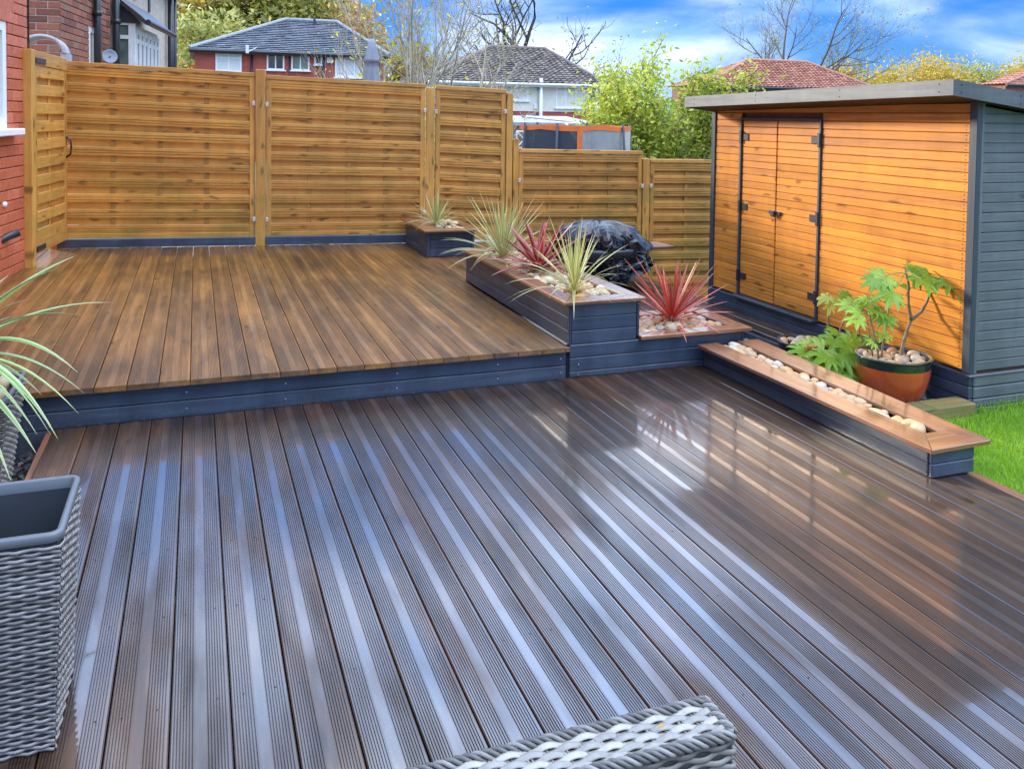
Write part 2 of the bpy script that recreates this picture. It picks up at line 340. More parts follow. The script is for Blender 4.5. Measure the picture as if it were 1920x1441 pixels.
leaf_mat('leaf_olive', ((0.15, (0.121, 0.135, 0.024)), (0.5, (0.284, 0.284, 0.047)), (0.9, (0.486, 0.405, 0.081))), scale=0.4)
leaf_mat('leaf_gold', ((0.15, (0.32, 0.22, 0.03)), (0.5, (0.52, 0.38, 0.045)), (0.9, (0.60, 0.44, 0.08))), scale=0.3)
leaf_mat('leaf_silver', ((0.15, (0.20, 0.25, 0.06)), (0.5, (0.42, 0.43, 0.11)), (0.9, (0.60, 0.52, 0.17))), scale=0.4)
leaf_mat('leaf_conifer', ((0.15, (0.03, 0.06, 0.015)), (0.5, (0.07, 0.12, 0.03)), (0.9, (0.12, 0.18, 0.05))))
leaf_mat('fatsia', ((0.1, (0.17, 0.33, 0.025)), (0.5, (0.33, 0.50, 0.045)), (0.9, (0.50, 0.60, 0.09))), 0.3, 0.32, island=False)
leaf_mat('fatsia_yellow', ((0.1, (0.42, 0.46, 0.06)), (0.9, (0.56, 0.52, 0.09))), 0.3, 0.35, island=False)
leaf_mat('grass', ((0.15, (0.13, 0.29, 0.010)), (0.5, (0.27, 0.50, 0.018)), (0.9, (0.46, 0.62, 0.05))), 0.45, 0.5)
plain('bark', (0.13, 0.10, 0.075), 0.9, 0.35, 8, 0.5)
plain('bark_pale', (0.33, 0.29, 0.22), 0.9, 0.3, 8, 0.4)
plain('bark_dark', (0.055, 0.048, 0.042), 0.9, 0.3, 8, 0.4)
plain('stem', (0.24, 0.17, 0.09), 0.75, 0.35, 30, 0.4)
plain('stem_green', (0.34, 0.36, 0.09), 0.6, 0.2, 20)

def blade_mat(name, centre, edge, base, tip):
    t = NT(name); uv = t.coord('UV'); sp = t.n('ShaderNodeSeparateXYZ'); t.l(uv, sp.inputs[0])
    e = t.math('ABSOLUTE', t.math('SUBTRACT', sp.outputs[0], 0.5))
    c = t.mix(t.ramp(e, ((0.16, 0.0), (0.36, 1.0))), centre, edge)
    c = t.mix(t.ramp(sp.outputs[1], ((0.0, 0.75), (0.30, 0.0))), c, base)
    c = t.mix(t.ramp(sp.outputs[1], ((0.75, 0.0), (1.0, 0.6))), c, tip)
    c = t.mix(1.0, c, t.ramp(t.rand(), ((0, (0.7, 0.7, 0.7)), (1, (1.25, 1.25, 1.25)))), 'MULTIPLY')
    st = t.noise(t.mapping(uv, (24, 0.6, 1), t.randvec()), 1.0, 2, 0.5)
    c = t.mix(0.3, c, t.mix(1.0, c, t.ramp(st, ((0.3, (0.6, 0.6, 0.6)), (0.7, (1.3, 1.3, 1.3)))), 'MULTIPLY'))
    t.l(c, t.b.inputs['Base Color']); t.set(Roughness=0.34)
    tr = t.n('ShaderNodeBsdfTranslucent'); t.l(c, tr.inputs['Color'])
    mx = t.n('ShaderNodeMixShader'); mx.inputs[0].default_value = 0.25
    t.l(t.b.outputs[0], mx.inputs[1]); t.l(tr.outputs[0], mx.inputs[2]); t.l(mx.outputs[0], t.out.inputs[0]); MATS[name] = t.m
blade_mat('blade_cream', (0.30, 0.36, 0.07), (0.66, 0.60, 0.29), (0.50, 0.44, 0.13), (0.46, 0.30, 0.13))
blade_mat('blade_red', (0.27, 0.022, 0.020), (0.52, 0.17, 0.15), (0.48, 0.020, 0.012), (0.50, 0.28, 0.24))
blade_mat('blade_coral', (0.46, 0.045, 0.022), (0.56, 0.13, 0.085), (0.66, 0.028, 0.010), (0.55, 0.30, 0.22))
blade_mat('blade_green', (0.16, 0.30, 0.06), (0.46, 0.56, 0.28), (0.18, 0.28, 0.05), (0.52, 0.50, 0.26))

def stone_mat(name, stops):
    t = NT(name); co = t.coord(); c = t.ramp(t.rand(), stops)
    nz = t.noise(t.mapping(co, (1, 1, 1), t.randvec()), 34, 5, 0.6)
    c = t.mix(0.5, c, t.mix(1.0, c, t.ramp(nz, ((0.35, (0.6, 0.56, 0.50)), (0.65, (1.22, 1.22, 1.22)))), 'MULTIPLY'))
    t.l(c, t.b.inputs['Base Color']); t.set(Roughness=0.42); t.bump(nz, 0.15, 0.003); MATS[name] = t.m
stone_mat('cobble', ((0, (0.52, 0.40, 0.24)), (0.25, (0.58, 0.34, 0.13)), (0.5, (0.62, 0.50, 0.32)), (0.72, (0.52, 0.21, 0.06)), (0.88, (0.42, 0.35, 0.26)), (1, (0.66, 0.58, 0.44))))
stone_mat('slate_chip', ((0, (0.025, 0.028, 0.032)), (0.6, (0.06, 0.066, 0.07)), (1, (0.15, 0.155, 0.16))))

def wicker_mat(name, c1, c2, c3, rough=0.42):
    t = NT(name); ri = t.n('ShaderNodeNewGeometry').outputs['Random Per Island']
    c = t.ramp(ri, ((0, c1), (0.5, c2), (1, c3)))
    nz = t.noise(t.coord(), 60, 4, 0.6)
    t.l(t.mix(0.5, c, t.mix(1.0, c, t.ramp(nz, ((0.3, (0.65, 0.65, 0.65)), (0.7, (1.2, 1.2, 1.2)))), 'MULTIPLY')), t.b.inputs['Base Color'])
    t.set(Roughness=rough); MATS[name] = t.m
wicker_mat('wicker_grey', (0.155, 0.142, 0.128), (0.23, 0.212, 0.192), (0.33, 0.305, 0.28))
wicker_mat('wicker_pale', (0.24, 0.225, 0.195), (0.31, 0.295, 0.26), (0.42, 0.385, 0.31))
wicker_mat('wicker_edge', (0.075, 0.068, 0.06), (0.14, 0.13, 0.115), (0.30, 0.28, 0.25))
wicker_mat('wicker_brown', (0.12, 0.105, 0.085), (0.20, 0.175, 0.145), (0.28, 0.25, 0.21))
wicker_mat('wicker_dark', (0.05, 0.046, 0.040), (0.07, 0.066, 0.06), (0.10, 0.095, 0.09))

def plastic_sheet():
    t = NT('bin_liner'); co = t.coord()
    n1 = t.noise(t.mapping(co, (1, 1, 0.35)), 9, 5, 0.65, 1.2); n2 = t.noise(co, 38, 4, 0.65, 0.8)
    t.set(Roughness=0.10); t.b.inputs['Base Color'].default_value = (0.006, 0.007, 0.010, 1); t.b.inputs['Specular IOR Level'].default_value = 0.42
    t.bump(t.math('ADD', n1, t.math('MULTIPLY', n2, 0.2)), 0.25, 0.02); MATS['bin_liner'] = t.m
plastic_sheet()
def net_mat(name, col, alpha):
    t = NT(name); uv = t.geopos()
    t.b.inputs['Base Color'].default_value = (*col, 1); t.set(Roughness=0.7)
    ck = t.noise(uv, 3.0, 3, 0.6); a = t.ramp(ck, ((0.3, alpha - 0.12), (0.7, alpha + 0.12)))
    t.l(a, t.b.inputs['Alpha']); MATS[name] = t.m
net_mat('net_grey', (0.40, 0.40, 0.37), 0.62); net_mat('net_navy', (0.035, 0.042, 0.055), 0.86)

# ------------------------------------------------------------------ mesh helpers
def link(o, parent=None):
    COL.objects.link(o)
    if parent is not None: o.parent = parent
    return o
def tag(o, label=None, cat=None, group=None, kind=None):
    for k, v in (('label', label), ('category', cat), ('group', group), ('kind', kind)):
        if v: o[k] = v
    return o
def empty(name, loc=(0, 0, 0), rz=0.0, parent=None):
    o = bpy.data.objects.new(name, None); o.empty_display_size = 0.1; o.location = loc; o.rotation_euler = (0, 0, rz)
    return link(o, parent)
def mesh_obj(name, verts, faces, mat, parent=None, smooth=False, loc=(0, 0, 0), uvs=None):
    me = bpy.data.meshes.new(name); me.from_pydata([tuple(v) for v in verts], [], faces); me.update()
    if uvs:
        ul = me.uv_layers.new(name='UVMap')
        for lp in me.loops: ul.data[lp.index].uv = uvs[lp.vertex_index]
    me.materials.append(MATS[mat] if isinstance(mat, str) else mat)
    if smooth:
        for p in me.polygons: p.use_smooth = True
    o = bpy.data.objects.new(name, me); o.location = loc
    return link(o, parent)
class MB:
    """collects geometry for one mesh object"""
    def __init__(s): s.v = []; s.f = []
    def add(s, vs, fs):
        b = len(s.v); s.v += [Vector(v) for v in vs]; s.f += [tuple(i + b for i in f) for f in fs]
    def box(s, lo, hi):
        x0, y0, z0 = lo; x1, y1, z1 = hi
        s.add([(x0, y0, z0), (x1, y0, z0), (x1, y1, z0), (x0, y1, z0), (x0, y0, z1), (x1, y0, z1), (x1, y1, z1), (x0, y1, z1)],
              [(0, 3, 2, 1), (4, 5, 6, 7), (0, 1, 5, 4), (1, 2, 6, 5), (2, 3, 7, 6), (3, 0, 4, 7)])
    def tube(s, pts, rad, n=8, cap=True, flat=1.0):
        pts = [Vector(p) for p in pts]; rs = rad if isinstance(rad, (list, tuple)) else [rad] * len(pts)
        vs = []; fs = []
        up = Vector((0, 0, 1))
        d0 = (pts[1] - pts[0]).normalized()
        if abs(d0.dot(up)) > 0.95: up = Vector((1, 0, 0))
        for i, p in enumerate(pts):
            d = (pts[min(i + 1, len(pts) - 1)] - pts[max(i - 1, 0)]).normalized()
            a = d.cross(up)
            if a.length < 1e-6: a = d.orthogonal()
            a.normalize(); b = a.cross(d).normalized()
            for k in range(n):
                t = 2 * math.pi * k / n; vs.append(p + a * math.cos(t) * rs[i] + b * math.sin(t) * rs[i] * flat)
        for i in range(len(pts) - 1):
            for k in range(n):
                k2 = (k + 1) % n; fs.append((i * n + k, i * n + k2, (i + 1) * n + k2, (i + 1) * n + k))
        if cap:
            fs.append(tuple(range(n))[::-1]); fs.append(tuple((len(pts) - 1) * n + k for k in range(n)))
        s.add(vs, fs)
    def lathe(s, prof, n=32, c=(0, 0, 0)):
        c = Vector(c); vs = []; fs = []
        for r, z in prof:
            for k in range(n):
                t = 2 * math.pi * k / n; vs.append(c + Vector((r * math.cos(t), r * math.sin(t), z)))
        for i in range(len(prof) - 1):
            for k in range(n):
                k2 = (k + 1) % n; fs.append((i * n + k, i * n + k2, (i + 1) * n + k2, (i + 1) * n + k))
        s.add(vs, fs)
    def build(s, name, mat, parent=None, smooth=False, loc=(0, 0, 0)):
        return mesh_obj(name, s.v, s.f, mat, parent, smooth, loc)

BOXMESH = {}
def box_mesh(dx, dy, dz, mat, bev):
    key = (round(dx, 3), round(dy, 3), round(dz, 3), mat, bev)
    if key in BOXMESH: return BOXMESH[key]
    X, Y, Z = dx / 2, dy / 2, dz / 2; b = min(bev, X * 0.45, Y * 0.45, Z * 0.45)
    v = {}; vs = []
    for sx in (-1, 1):
        for sy in (-1, 1):
            for sz in (-1, 1):
                for a in range(3):
                    p = [sx * (X if a == 0 else X - b), sy * (Y if a == 1 else Y - b), sz * (Z if a == 2 else Z - b)]
                    v[(sx, sy, sz, a)] = len(vs); vs.append(p)
    fs = []
    def q(ids):
        pts = [Vector(vs[i]) for i in ids]; c = sum(pts, Vector()) / len(pts)
        nrm = (pts[1] - pts[0]).cross(pts[2] - pts[0])
        fs.append(tuple(ids) if nrm.dot(c) > 0 else tuple(reversed(ids)))
    for s in (-1, 1):
        q([v[(s, -1, -1, 0)], v[(s, 1, -1, 0)], v[(s, 1, 1, 0)], v[(s, -1, 1, 0)]])
        q([v[(-1, s, -1, 1)], v[(1, s, -1, 1)], v[(1, s, 1, 1)], v[(-1, s, 1, 1)]])
        q([v[(-1, -1, s, 2)], v[(1, -1, s, 2)], v[(1, 1, s, 2)], v[(-1, 1, s, 2)]])
        for s2 in (-1, 1):
            q([v[(s, s2, -1, 0)], v[(s, s2, 1, 0)], v[(s, s2, 1, 1)], v[(s, s2, -1, 1)]])
            q([v[(s, -1, s2, 0)], v[(s, 1, s2, 0)], v[(s, 1, s2, 2)], v[(s, -1, s2, 2)]])
            q([v[(-1, s, s2, 1)], v[(1, s, s2, 1)], v[(1, s, s2, 2)], v[(-1, s, s2, 2)]])
            for s3 in (-1, 1):
                q([v[(s, s2, s3, 0)], v[(s, s2, s3, 1)], v[(s, s2, s3, 2)]])
    me = bpy.data.meshes.new('board'); me.from_pydata(vs, [], fs); me.materials.append(MATS[mat]); me.update()
    BOXMESH[key] = me; return me
def board(name, lo, hi, mat, parent=None, bev=0.003, rot=(0, 0, 0), jit=0.0):
    """chamfered timber or block between two corners; 'mat' may be a wood family, its grain then follows the longest side"""
    lo = Vector(lo); hi = Vector(hi); d = hi - lo
    if mat not in MATS: mat = mat + '_' + 'XYZ'[max(range(3), key=lambda i: d[i])]
    o = bpy.data.objects.new(name, box_mesh(d.x, d.y, d.z, mat, bev)); o.location = (lo + hi) / 2
    if jit: o.location += Vector((random.uniform(-jit, jit), random.uniform(-jit, jit), random.uniform(-jit, jit)))
    o.rotation_euler = rot
    return link(o, parent)
def prism(name, poly, z0, z1, mat, parent=None, ch=0.003, axis=None):
    """horizontal polygon slab with a chamfered top edge (mitred rim boards)"""
    n = len(poly); c = sum((Vector((p[0], p[1])) for p in poly), Vector((0, 0))) / n
    P = [Vector((p[0], p[1])) - c for p in poly]
    area = sum(P[i].x * P[(i + 1) % n].y - P[(i + 1) % n].x * P[i].y for i in range(n))
    if area < 0: P.reverse()
    ins = []
    for i in range(n):
        a, b, d = P[i - 1], P[i], P[(i + 1) % n]
        e1 = (b - a).normalized(); e2 = (d - b).normalized()
        n1 = Vector((-e1.y, e1.x)); n2 = Vector((-e2.y, e2.x)); m = (n1 + n2)
        m = m / max(0.3, m.dot(n1)); ins.append(b + m * ch)
    h = (z1 - z0)
    vs = [(p.x, p.y, -h / 2) for p in P] + [(p.x, p.y, h / 2 - ch) for p in P] + [(p.x, p.y, h / 2) for p in ins]
    fs = [tuple(range(n))[::-1], tuple(range(2 * n, 3 * n))]
    for i in range(n):
        j = (i + 1) % n; fs += [(i, j, n + j, n + i), (n + i, n + j, 2 * n + j, 2 * n + i)]
    if axis: mat = mat + '_' + axis
    return mesh_obj(name, vs, fs, mat, parent, loc=(c.x, c.y, (z0 + z1) / 2))

# ------------------------------------------------------------------ ground and decks
HU = 0.1943                                    # height of the upper deck above the lower one
def sheet(name, poly, z, mat, kind='structure'):
    vs = [(p[0], p[1], z) for p in poly]; o = mesh_obj(name, vs, [tuple(range(len(vs)))], mat); o['kind'] = kind; return o
sheet('ground', [(-1500, -1500), (1500, -1500), (1500, 1500), (-1500, 1500)], -0.75, 'ground')
sheet('gravel_bed', [(-6, 0), (4.25, 0), (4.25, 12.0), (-6, 12.0)], -0.16, 'gravel')
sheet('lawn', [(3.30, -6), (14, -6), (14, 3.84), (3.30, 3.72)], -0.095, 'lawn_base')

PITCH = 0.1505; PW = 0.1465; PT = 0.028
def plank_profile():
    h = PW / 2; c = 0.003; top = PT; pr = [(-h, 0), (-h, top - c), (-h + c, top)]
    g = 0.0074
    def side(x0):
        out = []
        for i in range(7):
            a = x0 + i * g
            out += [(a + 0.0006, top), (a + 0.0017, top - 0.0032), (a + 0.0024, top - 0.0032), (a + 0.0035, top)]
        return out
    pr += side(-h + 0.0060); pr += side(0.0150)
    pr += [(h - c, top), (h, top - c), (h, 0)]
    return pr
PROF = plank_profile(); PM = {}
def plank(parent, xc, y0, y1, ztop, mat):
    key = (round(y1 - y0, 2), mat)
    if key not in PM:
        n = len(PROF); L = y1 - y0
        vs = [(x, -L / 2, z) for x, z in PROF] + [(x, L / 2, z) for x, z in PROF]
        fs = [(i, i + 1, n + i + 1, n + i) for i in range(n - 1)]
        fs = [f[::-1] for f in fs]
        fs += [tuple(range(n)), tuple(range(2 * n - 1, n - 1, -1))]
        me = bpy.data.meshes.new('plank'); me.from_pydata(vs, [], fs); me.materials.append(MATS[mat]); me.update(); PM[key] = me
    o = bpy.data.objects.new('plank', PM[key]); o.location = (xc, (y0 + y1) / 2, ztop - PT + random.uniform(-0.0008, 0.0008))
    o.rotation_euler = (0, random.uniform(-0.0022, 0.0022), 0)
    return link(o, parent)

lower = empty('lower_deck'); lower['kind'] = 'structure'
for k in range(-5, 22):
    x0 = 0.084 + PITCH * k; xc = x0 + PITCH / 2
    if x0 + PITCH > 3.42: break
    yf = 4.765 if xc < 2.1 else (4.78 if xc < 3.04 else 2.89 if xc > 3.28 else 2.95)
    if xc > 3.28: continue
    j = {-4: 2.16, -3: 2.18, 1: None}.get(k)
    if j:
        plank(lower, xc, 0.25, j - 0.003, 0, 'deck_wet'); plank(lower, xc, j + 0.002, yf, 0, 'deck_wet')
    else:
        plank(lower, xc, 0.25 + 0.013 * (k % 3), yf, 0, 'deck_wet')
board('edge_board', (3.251, 0.25, -0.10), (3.300, 2.93, -0.001), 'rim', lower, 0.004)
board('edge_board', (-0.700, 0.25, -0.15), (-0.672, 4.765, -0.012), 'rim', lower, 0.003)
for y in (0.6, 1.8, 3.0, 4.2): board('joist', (-0.66, y, -0.13), (3.25, y + 0.05, -PT - 0.004), 'aged_timber', lower, 0.003)

FA = Vector((-1.292, 9.738, 0)); FL = Vector((0.989, -0.1487, 0)).normalized(); FN = Vector((-FL.y, FL.x, 0)) * -1   # fence line, normal to the camera
FROT = math.atan2(FL.y, FL.x)
def fence_y(x): return FA.y + (x - FA.x) * FL.y / FL.x
WP = Vector((-1.43, 8.5, 0)); WD = Vector((0.137, 0.9906, 0))      # house wall line
def wall_x(y): return WP.x + (y - WP.y) * WD.x / WD.y
upper = empty('upper_deck'); upper['kind'] = 'structure'
u_ = MB(); u_.box((-2.0, 4.86, 0.02), (2.095, fence_y(0) - 0.05, 0.10)); u_.box((2.096, 6.92, 0.02), (3.05, 8.9, 0.10)); u_.build('gap_shade_sheet', 'soil', upper)  # dark sheet added beneath the boards so the gaps read as shaded
k = -13
while True:
    x0 = -0.032 + PITCH * k; xc = x0 + PITCH / 2; k += 1
    if xc > 3.10: break
    if x0 + PITCH < -1.95: continue
    y0 = 4.752; y1 = fence_y(xc) - 0.05
    if xc > 2.09: y0 = 6.88
    if xc < -1.2: y0 = max(4.752, 8.5 + (x0 + 1.40) * WD.y / WD.x) if x0 < -1.95 else 4.752
    plank(upper, xc, y0, round(y1, 2), HU, 'deck_upper')
board('plank', (2.0745, 4.752, HU - PT), (2.1035, 6.875, HU - 0.001), 'deck_upper', upper, 0.001)
def deck_screws(parent, xs, ys, z, lim):
    b = MB(); rn = random.Random(17)
    for x in xs:
        for y in ys:
            for d in (-0.042, 0.042):
                yy = y + rn.uniform(-.006, .006)
                if not lim(x, yy): continue
                q = Vector((x + d + rn.uniform(-.003, .003), yy, z - 0.0015)); b.tube([q, q + Vector((0, 0, 0.0022))], 0.0027, 6)
    o = b.build('screw_heads', 'hinge_metal', parent); o['kind'] = 'stuff'
deck_screws(upper, [-0.032 + PITCH * (k + .5) for k in range(-12, 20)], [4.80 + 0.46 * i for i in range(11)], HU, lambda x, y: (y < fence_y(x) - 0.1) and (x < 2.06 or y > 6.95) and x > wall_x(y) + 0.05)
deck_screws(lower, [0.084 + PITCH * (k + .5) for k in range(-5, 21)], [0.62 + 0.45 * i for i in range(10)], 0.0, lambda x, y: y < 4.74 and not (x > 2.98 and y > 2.85))
# the step: dark blue riser boards under the nosing
for z0, z1 in ((HU - 0.118, HU - 0.034), (HU - 0.205, HU - 0.122)):
    board('riser_board', (-1.9, 4.792, z0), (2.098, 4.814, z1), 'paint', upper, 0.004)
board('riser_board', (-1.9, 4.796, -0.155), (-0.665, 4.816, -0.014), 'paint', upper, 0.004)
board('backing_board', (-1.9, 4.83, -0.155), (2.098, 4.85, HU - 0.035), 'paint', upper, 0.003)
def screws(parent, pts, r=0.0045, n=(0, -1, 0)):
    b = MB()
    for p in pts:
        p = Vector(p); nn = Vector(n).normalized(); b.tube([p, p + nn * 0.004], r, 8)
    b.build('screw_head', 'screw_metal', parent)
for xx in (-0.05, 0.45, 1.06, 1.66, 2.06):
    screws(upper, [(xx, 4.790, HU - 0.075)]); screws(upper, [(xx, 4.790, HU - 0.16)])

walk = empty('walkway'); walk['kind'] = 'structure'
WPITCH = 0.127
for i, (xa, xb) in enumerate(((3.920, 4.040), (4.047, 4.167))):
    o = plank(walk, (xa + xb) / 2, 4.43, 8.45, 0.0, 'deck_wet'); o.scale = (0.82, 1, 1)
for i in range(8):
    xa = 2.90 + i * WPITCH
    o = plank(walk, xa + 0.06, 5.60, 8.55, 0.0, 'deck_wet'); o.scale = (0.82, 1, 1)
board('fascia_board', (3.900, 4.43, -0.15), (3.917, 8.45, -0.030), 'paint', walk, 0.003)
board('fascia_board', (3.922, 4.412, -0.15), (4.165, 4.428, -0.030), 'paint', walk, 0.003)

# ------------------------------------------------------------------ fence
def fence_panel(l0, l1, zt0, zt1, zb0, zb1, rows, battens, fam, label):
    """woven garden panel: proud slats and set-back slats behind short battens, all inside a frame"""
    p = empty('woven_fence', FA + FL * l0 + Vector((0, 0, 0)), FROT)
    tag(p, label, 'fence panel', 'woven timber fence panels')
    W = l1 - l0; sw = 0.050
    zt = lambda l: zt0 + (zt1 - zt0) * l / W
    zb = lambda l: zb0 + (zb1 - zb0) * l / W
    fam_r = fam
    board('stile', (0, -0.030, zb0), (sw, 0.018, zt0 - 0.004), fam, p, 0.004)
    board('stile', (W - sw, -0.030, zb1), (W, 0.018, zt1 - 0.004), fam, p, 0.004)
    st = -math.atan2(zt1 - zt0, W); sb = -math.atan2(zb1 - zb0, W)
    zc = (zt0 + zt1) / 2; zbc = (zb0 + zb1) / 2
    board('rail', (-0.004, -0.040, zc - 0.042), (W + 0.004, 0.026, zc), fam, p, 0.004, (0, st, 0))
    board('rail', (sw + 0.001, -0.034, zbc), (W - sw - 0.001, 0.016, zbc + 0.045), fam, p, 0.004, (0, sb, 0))
    H0 = zbc + 0.045; H = zc - 0.046 - H0
    pit = (H - 0.086) / rows
    for i in range(rows + 1):
        top = zc - 0.046 - i * pit; fr = (zc - top) / (zc - zbc); sl = st + (sb - st) * fr
        hgt = 0.086 if i < rows else top - H0
        if hgt > 0.03:
            zm = top - hgt; rdg = hgt / 3
            o = board('slat', (sw - 0.012, -0.027 + 0.002 * (i % 2), zm), (W - sw + 0.012, -0.011, top), fam, p, 0.004, (random.uniform(-0.05, 0.03), sl + random.uniform(-0.002, 0.002), 0), 0.0012)
            b = MB()                                   # two milled beads along the slat
            for q in (0.36, 0.66):
                b.add([(-W / 2 + sw, -0.0105, hgt * (q - 0.5) - 0.0035), (W / 2 - sw, -0.0105, hgt * (q - 0.5) - 0.0035), (W / 2 - sw, -0.0135, hgt * (q - 0.5)), (-W / 2 + sw, -0.0135, hgt * (q - 0.5)),
                       (W / 2 - sw, -0.0080, hgt * (q - 0.5) + 0.0012), (-W / 2 + sw, -0.0080, hgt * (q - 0.5) + 0.0012)], [(0, 1, 2, 3), (3, 2, 4, 5)])
            b.build('bead', fam + '_X', o)
        if i < rows:
            gt = top - 0.080; gb = top - pit - 0.004
            board('slat', (sw - 0.012, 0.002, gb), (W - sw + 0.012, 0.014, gt), fam, p, 0.003, (random.uniform(-0.02, 0.02), sl, 0), 0.001)
    for f in battens:
        xb = sw + (W - 2 * sw) * f
        board('batten', (xb - 0.021, -0.0095, zb(xb) + 0.03), (xb + 0.021, 0.0010, zt(xb) - 0.030), 'batten', p, 0.002)
    return p
PAN = [(0.012, 1.885, 2.065, 1.984, 0.292, 0.284, 10, (0.25, 0.505, 0.76), 'fence', 'tall woven timber panel nearest the gate, longest one above the left gravel board'),
       (2.002, 3.651, 1.965, 1.903, 0.288, 0.292, 10, (0.25, 0.51, 0.765), 'fence', 'tall woven timber panel between two posts with grey parasol behind it'),
       (3.766, 4.535, 1.894, 1.862, 0.24, 0.20, 10, (0.47,), 'fence', 'narrow tall woven timber panel behind the small corner planter'),
       (4.690, 6.117, 1.212, 1.195, -0.52, -0.52, 10, (0.235, 0.50, 0.755), 'fence_dark', 'low woven timber panel in front of the trampoline'),
       (6.215, 8.00, 1.104, 1.092, -0.52, -0.52, 10, (0.235, 0.50, 0.755), 'fence_dark', 'lowest woven timber panel, running behind the garden shed')]
for a in PAN: fence_panel(*a)
def fence_post(l, w, zt, zb, label, off=0.0, fam='fence'):
    p = empty('fence_post', FA + FL * l + FN * off, FROT)
    tag(p, label, 'fence post', 'square timber fence posts')
    board('shaft', (-w / 2, -0.045, zb), (w / 2, 0.045, zt), fam, p, 0.005)
    return p
posts = [fence_post(-0.040, 0.070, 2.03, HU - .02, 'timber post the gate closes against'),
         fence_post(1.944, 0.098, 2.02, HU - .02, 'timber post between the two longest tall panels', 0.01),
         fence_post(3.708, 0.090, 1.865, HU - .1, 'timber post behind the small corner planter'),
         fence_post(4.578, 0.070, 1.825, -0.5, 'tall timber post where the fence steps down'),
         fence_post(4.652, 0.062, 1.322, -0.5, 'short timber post doubled against the tall step-down post', 0.005),
         fence_post(6.166, 0.080, 1.108, -0.5, 'short timber post between the two low panels', 0.0, 'fence_dark')]
def clips(post, items):
    for x, z in items: board('clip', (x - 0.014, -0.062, z - 0.022), (x + 0.014, -0.0475, z + 0.022), 'zinc', post, 0.003)
clips(posts[0], [(0.052, 1.62), (0.052, 0.50)])
clips(posts[1], [(-0.068, 1.67), (0.068, 1.66), (-0.062, 0.47), (0.068, 0.465)])
clips(posts[2], [(-0.060, 1.62), (0.060, 1.61), (-0.060, 0.52)])
clips(posts[3], [(-0.050, 1.62), (-0.050, 0.48)])
clips(posts[4], [(0.040, 0.865)])
clips(posts[5], [(-0.052, 0.80), (0.052, 0.80)])
g1 = empty('gravel_board', FA + FN * 0.045, FROT); tag(g1, 'dark blue painted board along the deck below the first tall fence panel', 'board', 'painted boards at the fence foot')
board('plank', (-0.01, -0.014, HU + 0.003), (1.893, 0.014, HU + 0.088), 'paint', g1, 0.005)
g2 = empty('gravel_board', FA + FN * 0.045, FROT); tag(g2, 'dark blue painted board along the deck running into the small corner planter', 'board', 'painted boards at the fence foot')
board('plank', (1.995, -0.014, HU + 0.003), (3.62, 0.014, HU + 0.092), 'paint', g2, 0.005)

# ------------------------------------------------------------------ gate
WROT = math.atan2(WD.y, WD.x)                     # along the house wall, away from the camera
gp = empty('gate_post', (-1.366, 8.60, 0), WROT); tag(gp, 'broad timber gate post standing against the red house wall', 'gate post')
board('shaft', (-0.045, -0.030, HU - .02), (0.045, 0.075, 2.10), 'fence', gp, 0.005)
gt = empty('garden_gate', (-1.372, 8.665, 0), WROT); tag(gt, 'narrow woven timber garden gate beside the red house wall', 'gate')
GW = 0.99
board('stile', (0, -0.03, 0.30), (0.075, 0.02, 2.075), 'fence', gt, 0.004)
board('stile', (GW - 0.075, -0.03, 0.285), (GW, 0.02, 2.055), 'fence', gt, 0.004)
board('rail', (-0.003, -0.036, 1.965), (GW + 0.003, 0.024, 2.09), 'fence', gt, 0.004, (0, 0.015, 0))
board('rail', (0.076, -0.032, 0.29), (GW - 0.076, 0.016, 0.41), 'fence', gt, 0.004)
gpit = (1.955 - 0.415) / 9.5
for i in range(10):
    top = 1.96 - i * gpit
    board('slat', (0.064, -0.029, top - 0.100), (GW - 0.064, -0.013, top), 'fence', gt, 0.004, (random.uniform(-0.05, 0.03), random.uniform(-0.004, 0.004), 0), 0.001)
    if i < 9: board('slat', (0.064, 0.000, top - gpit - 0.004), (GW - 0.064, 0.013, top - 0.094), 'fence', gt, 0.003)
board('batten', (GW / 2 - 0.02, -0.0125, 0.40), (GW / 2 + 0.02, -0.001, 1.97), 'fence', gt, 0.002)
board('hinge', (0.02, -0.046, 1.985), (0.30, -0.0375, 2.035), 'hinge_metal', gt, 0.002)
board('hinge', (0.02, -0.044, 0.315), (0.26, -0.0335, 0.36), 'hinge_metal', gt, 0.002)
hb = MB(); hb.tube([(GW - 0.035, -0.032, 1.31), (GW - 0.035, -0.070, 1.28), (GW - 0.035, -0.078, 1.21), (GW - 0.035, -0.070, 1.14), (GW - 0.035, -0.032, 1.11)], 0.010, 8)
hb.build('handle', 'hinge_metal', gt, True)

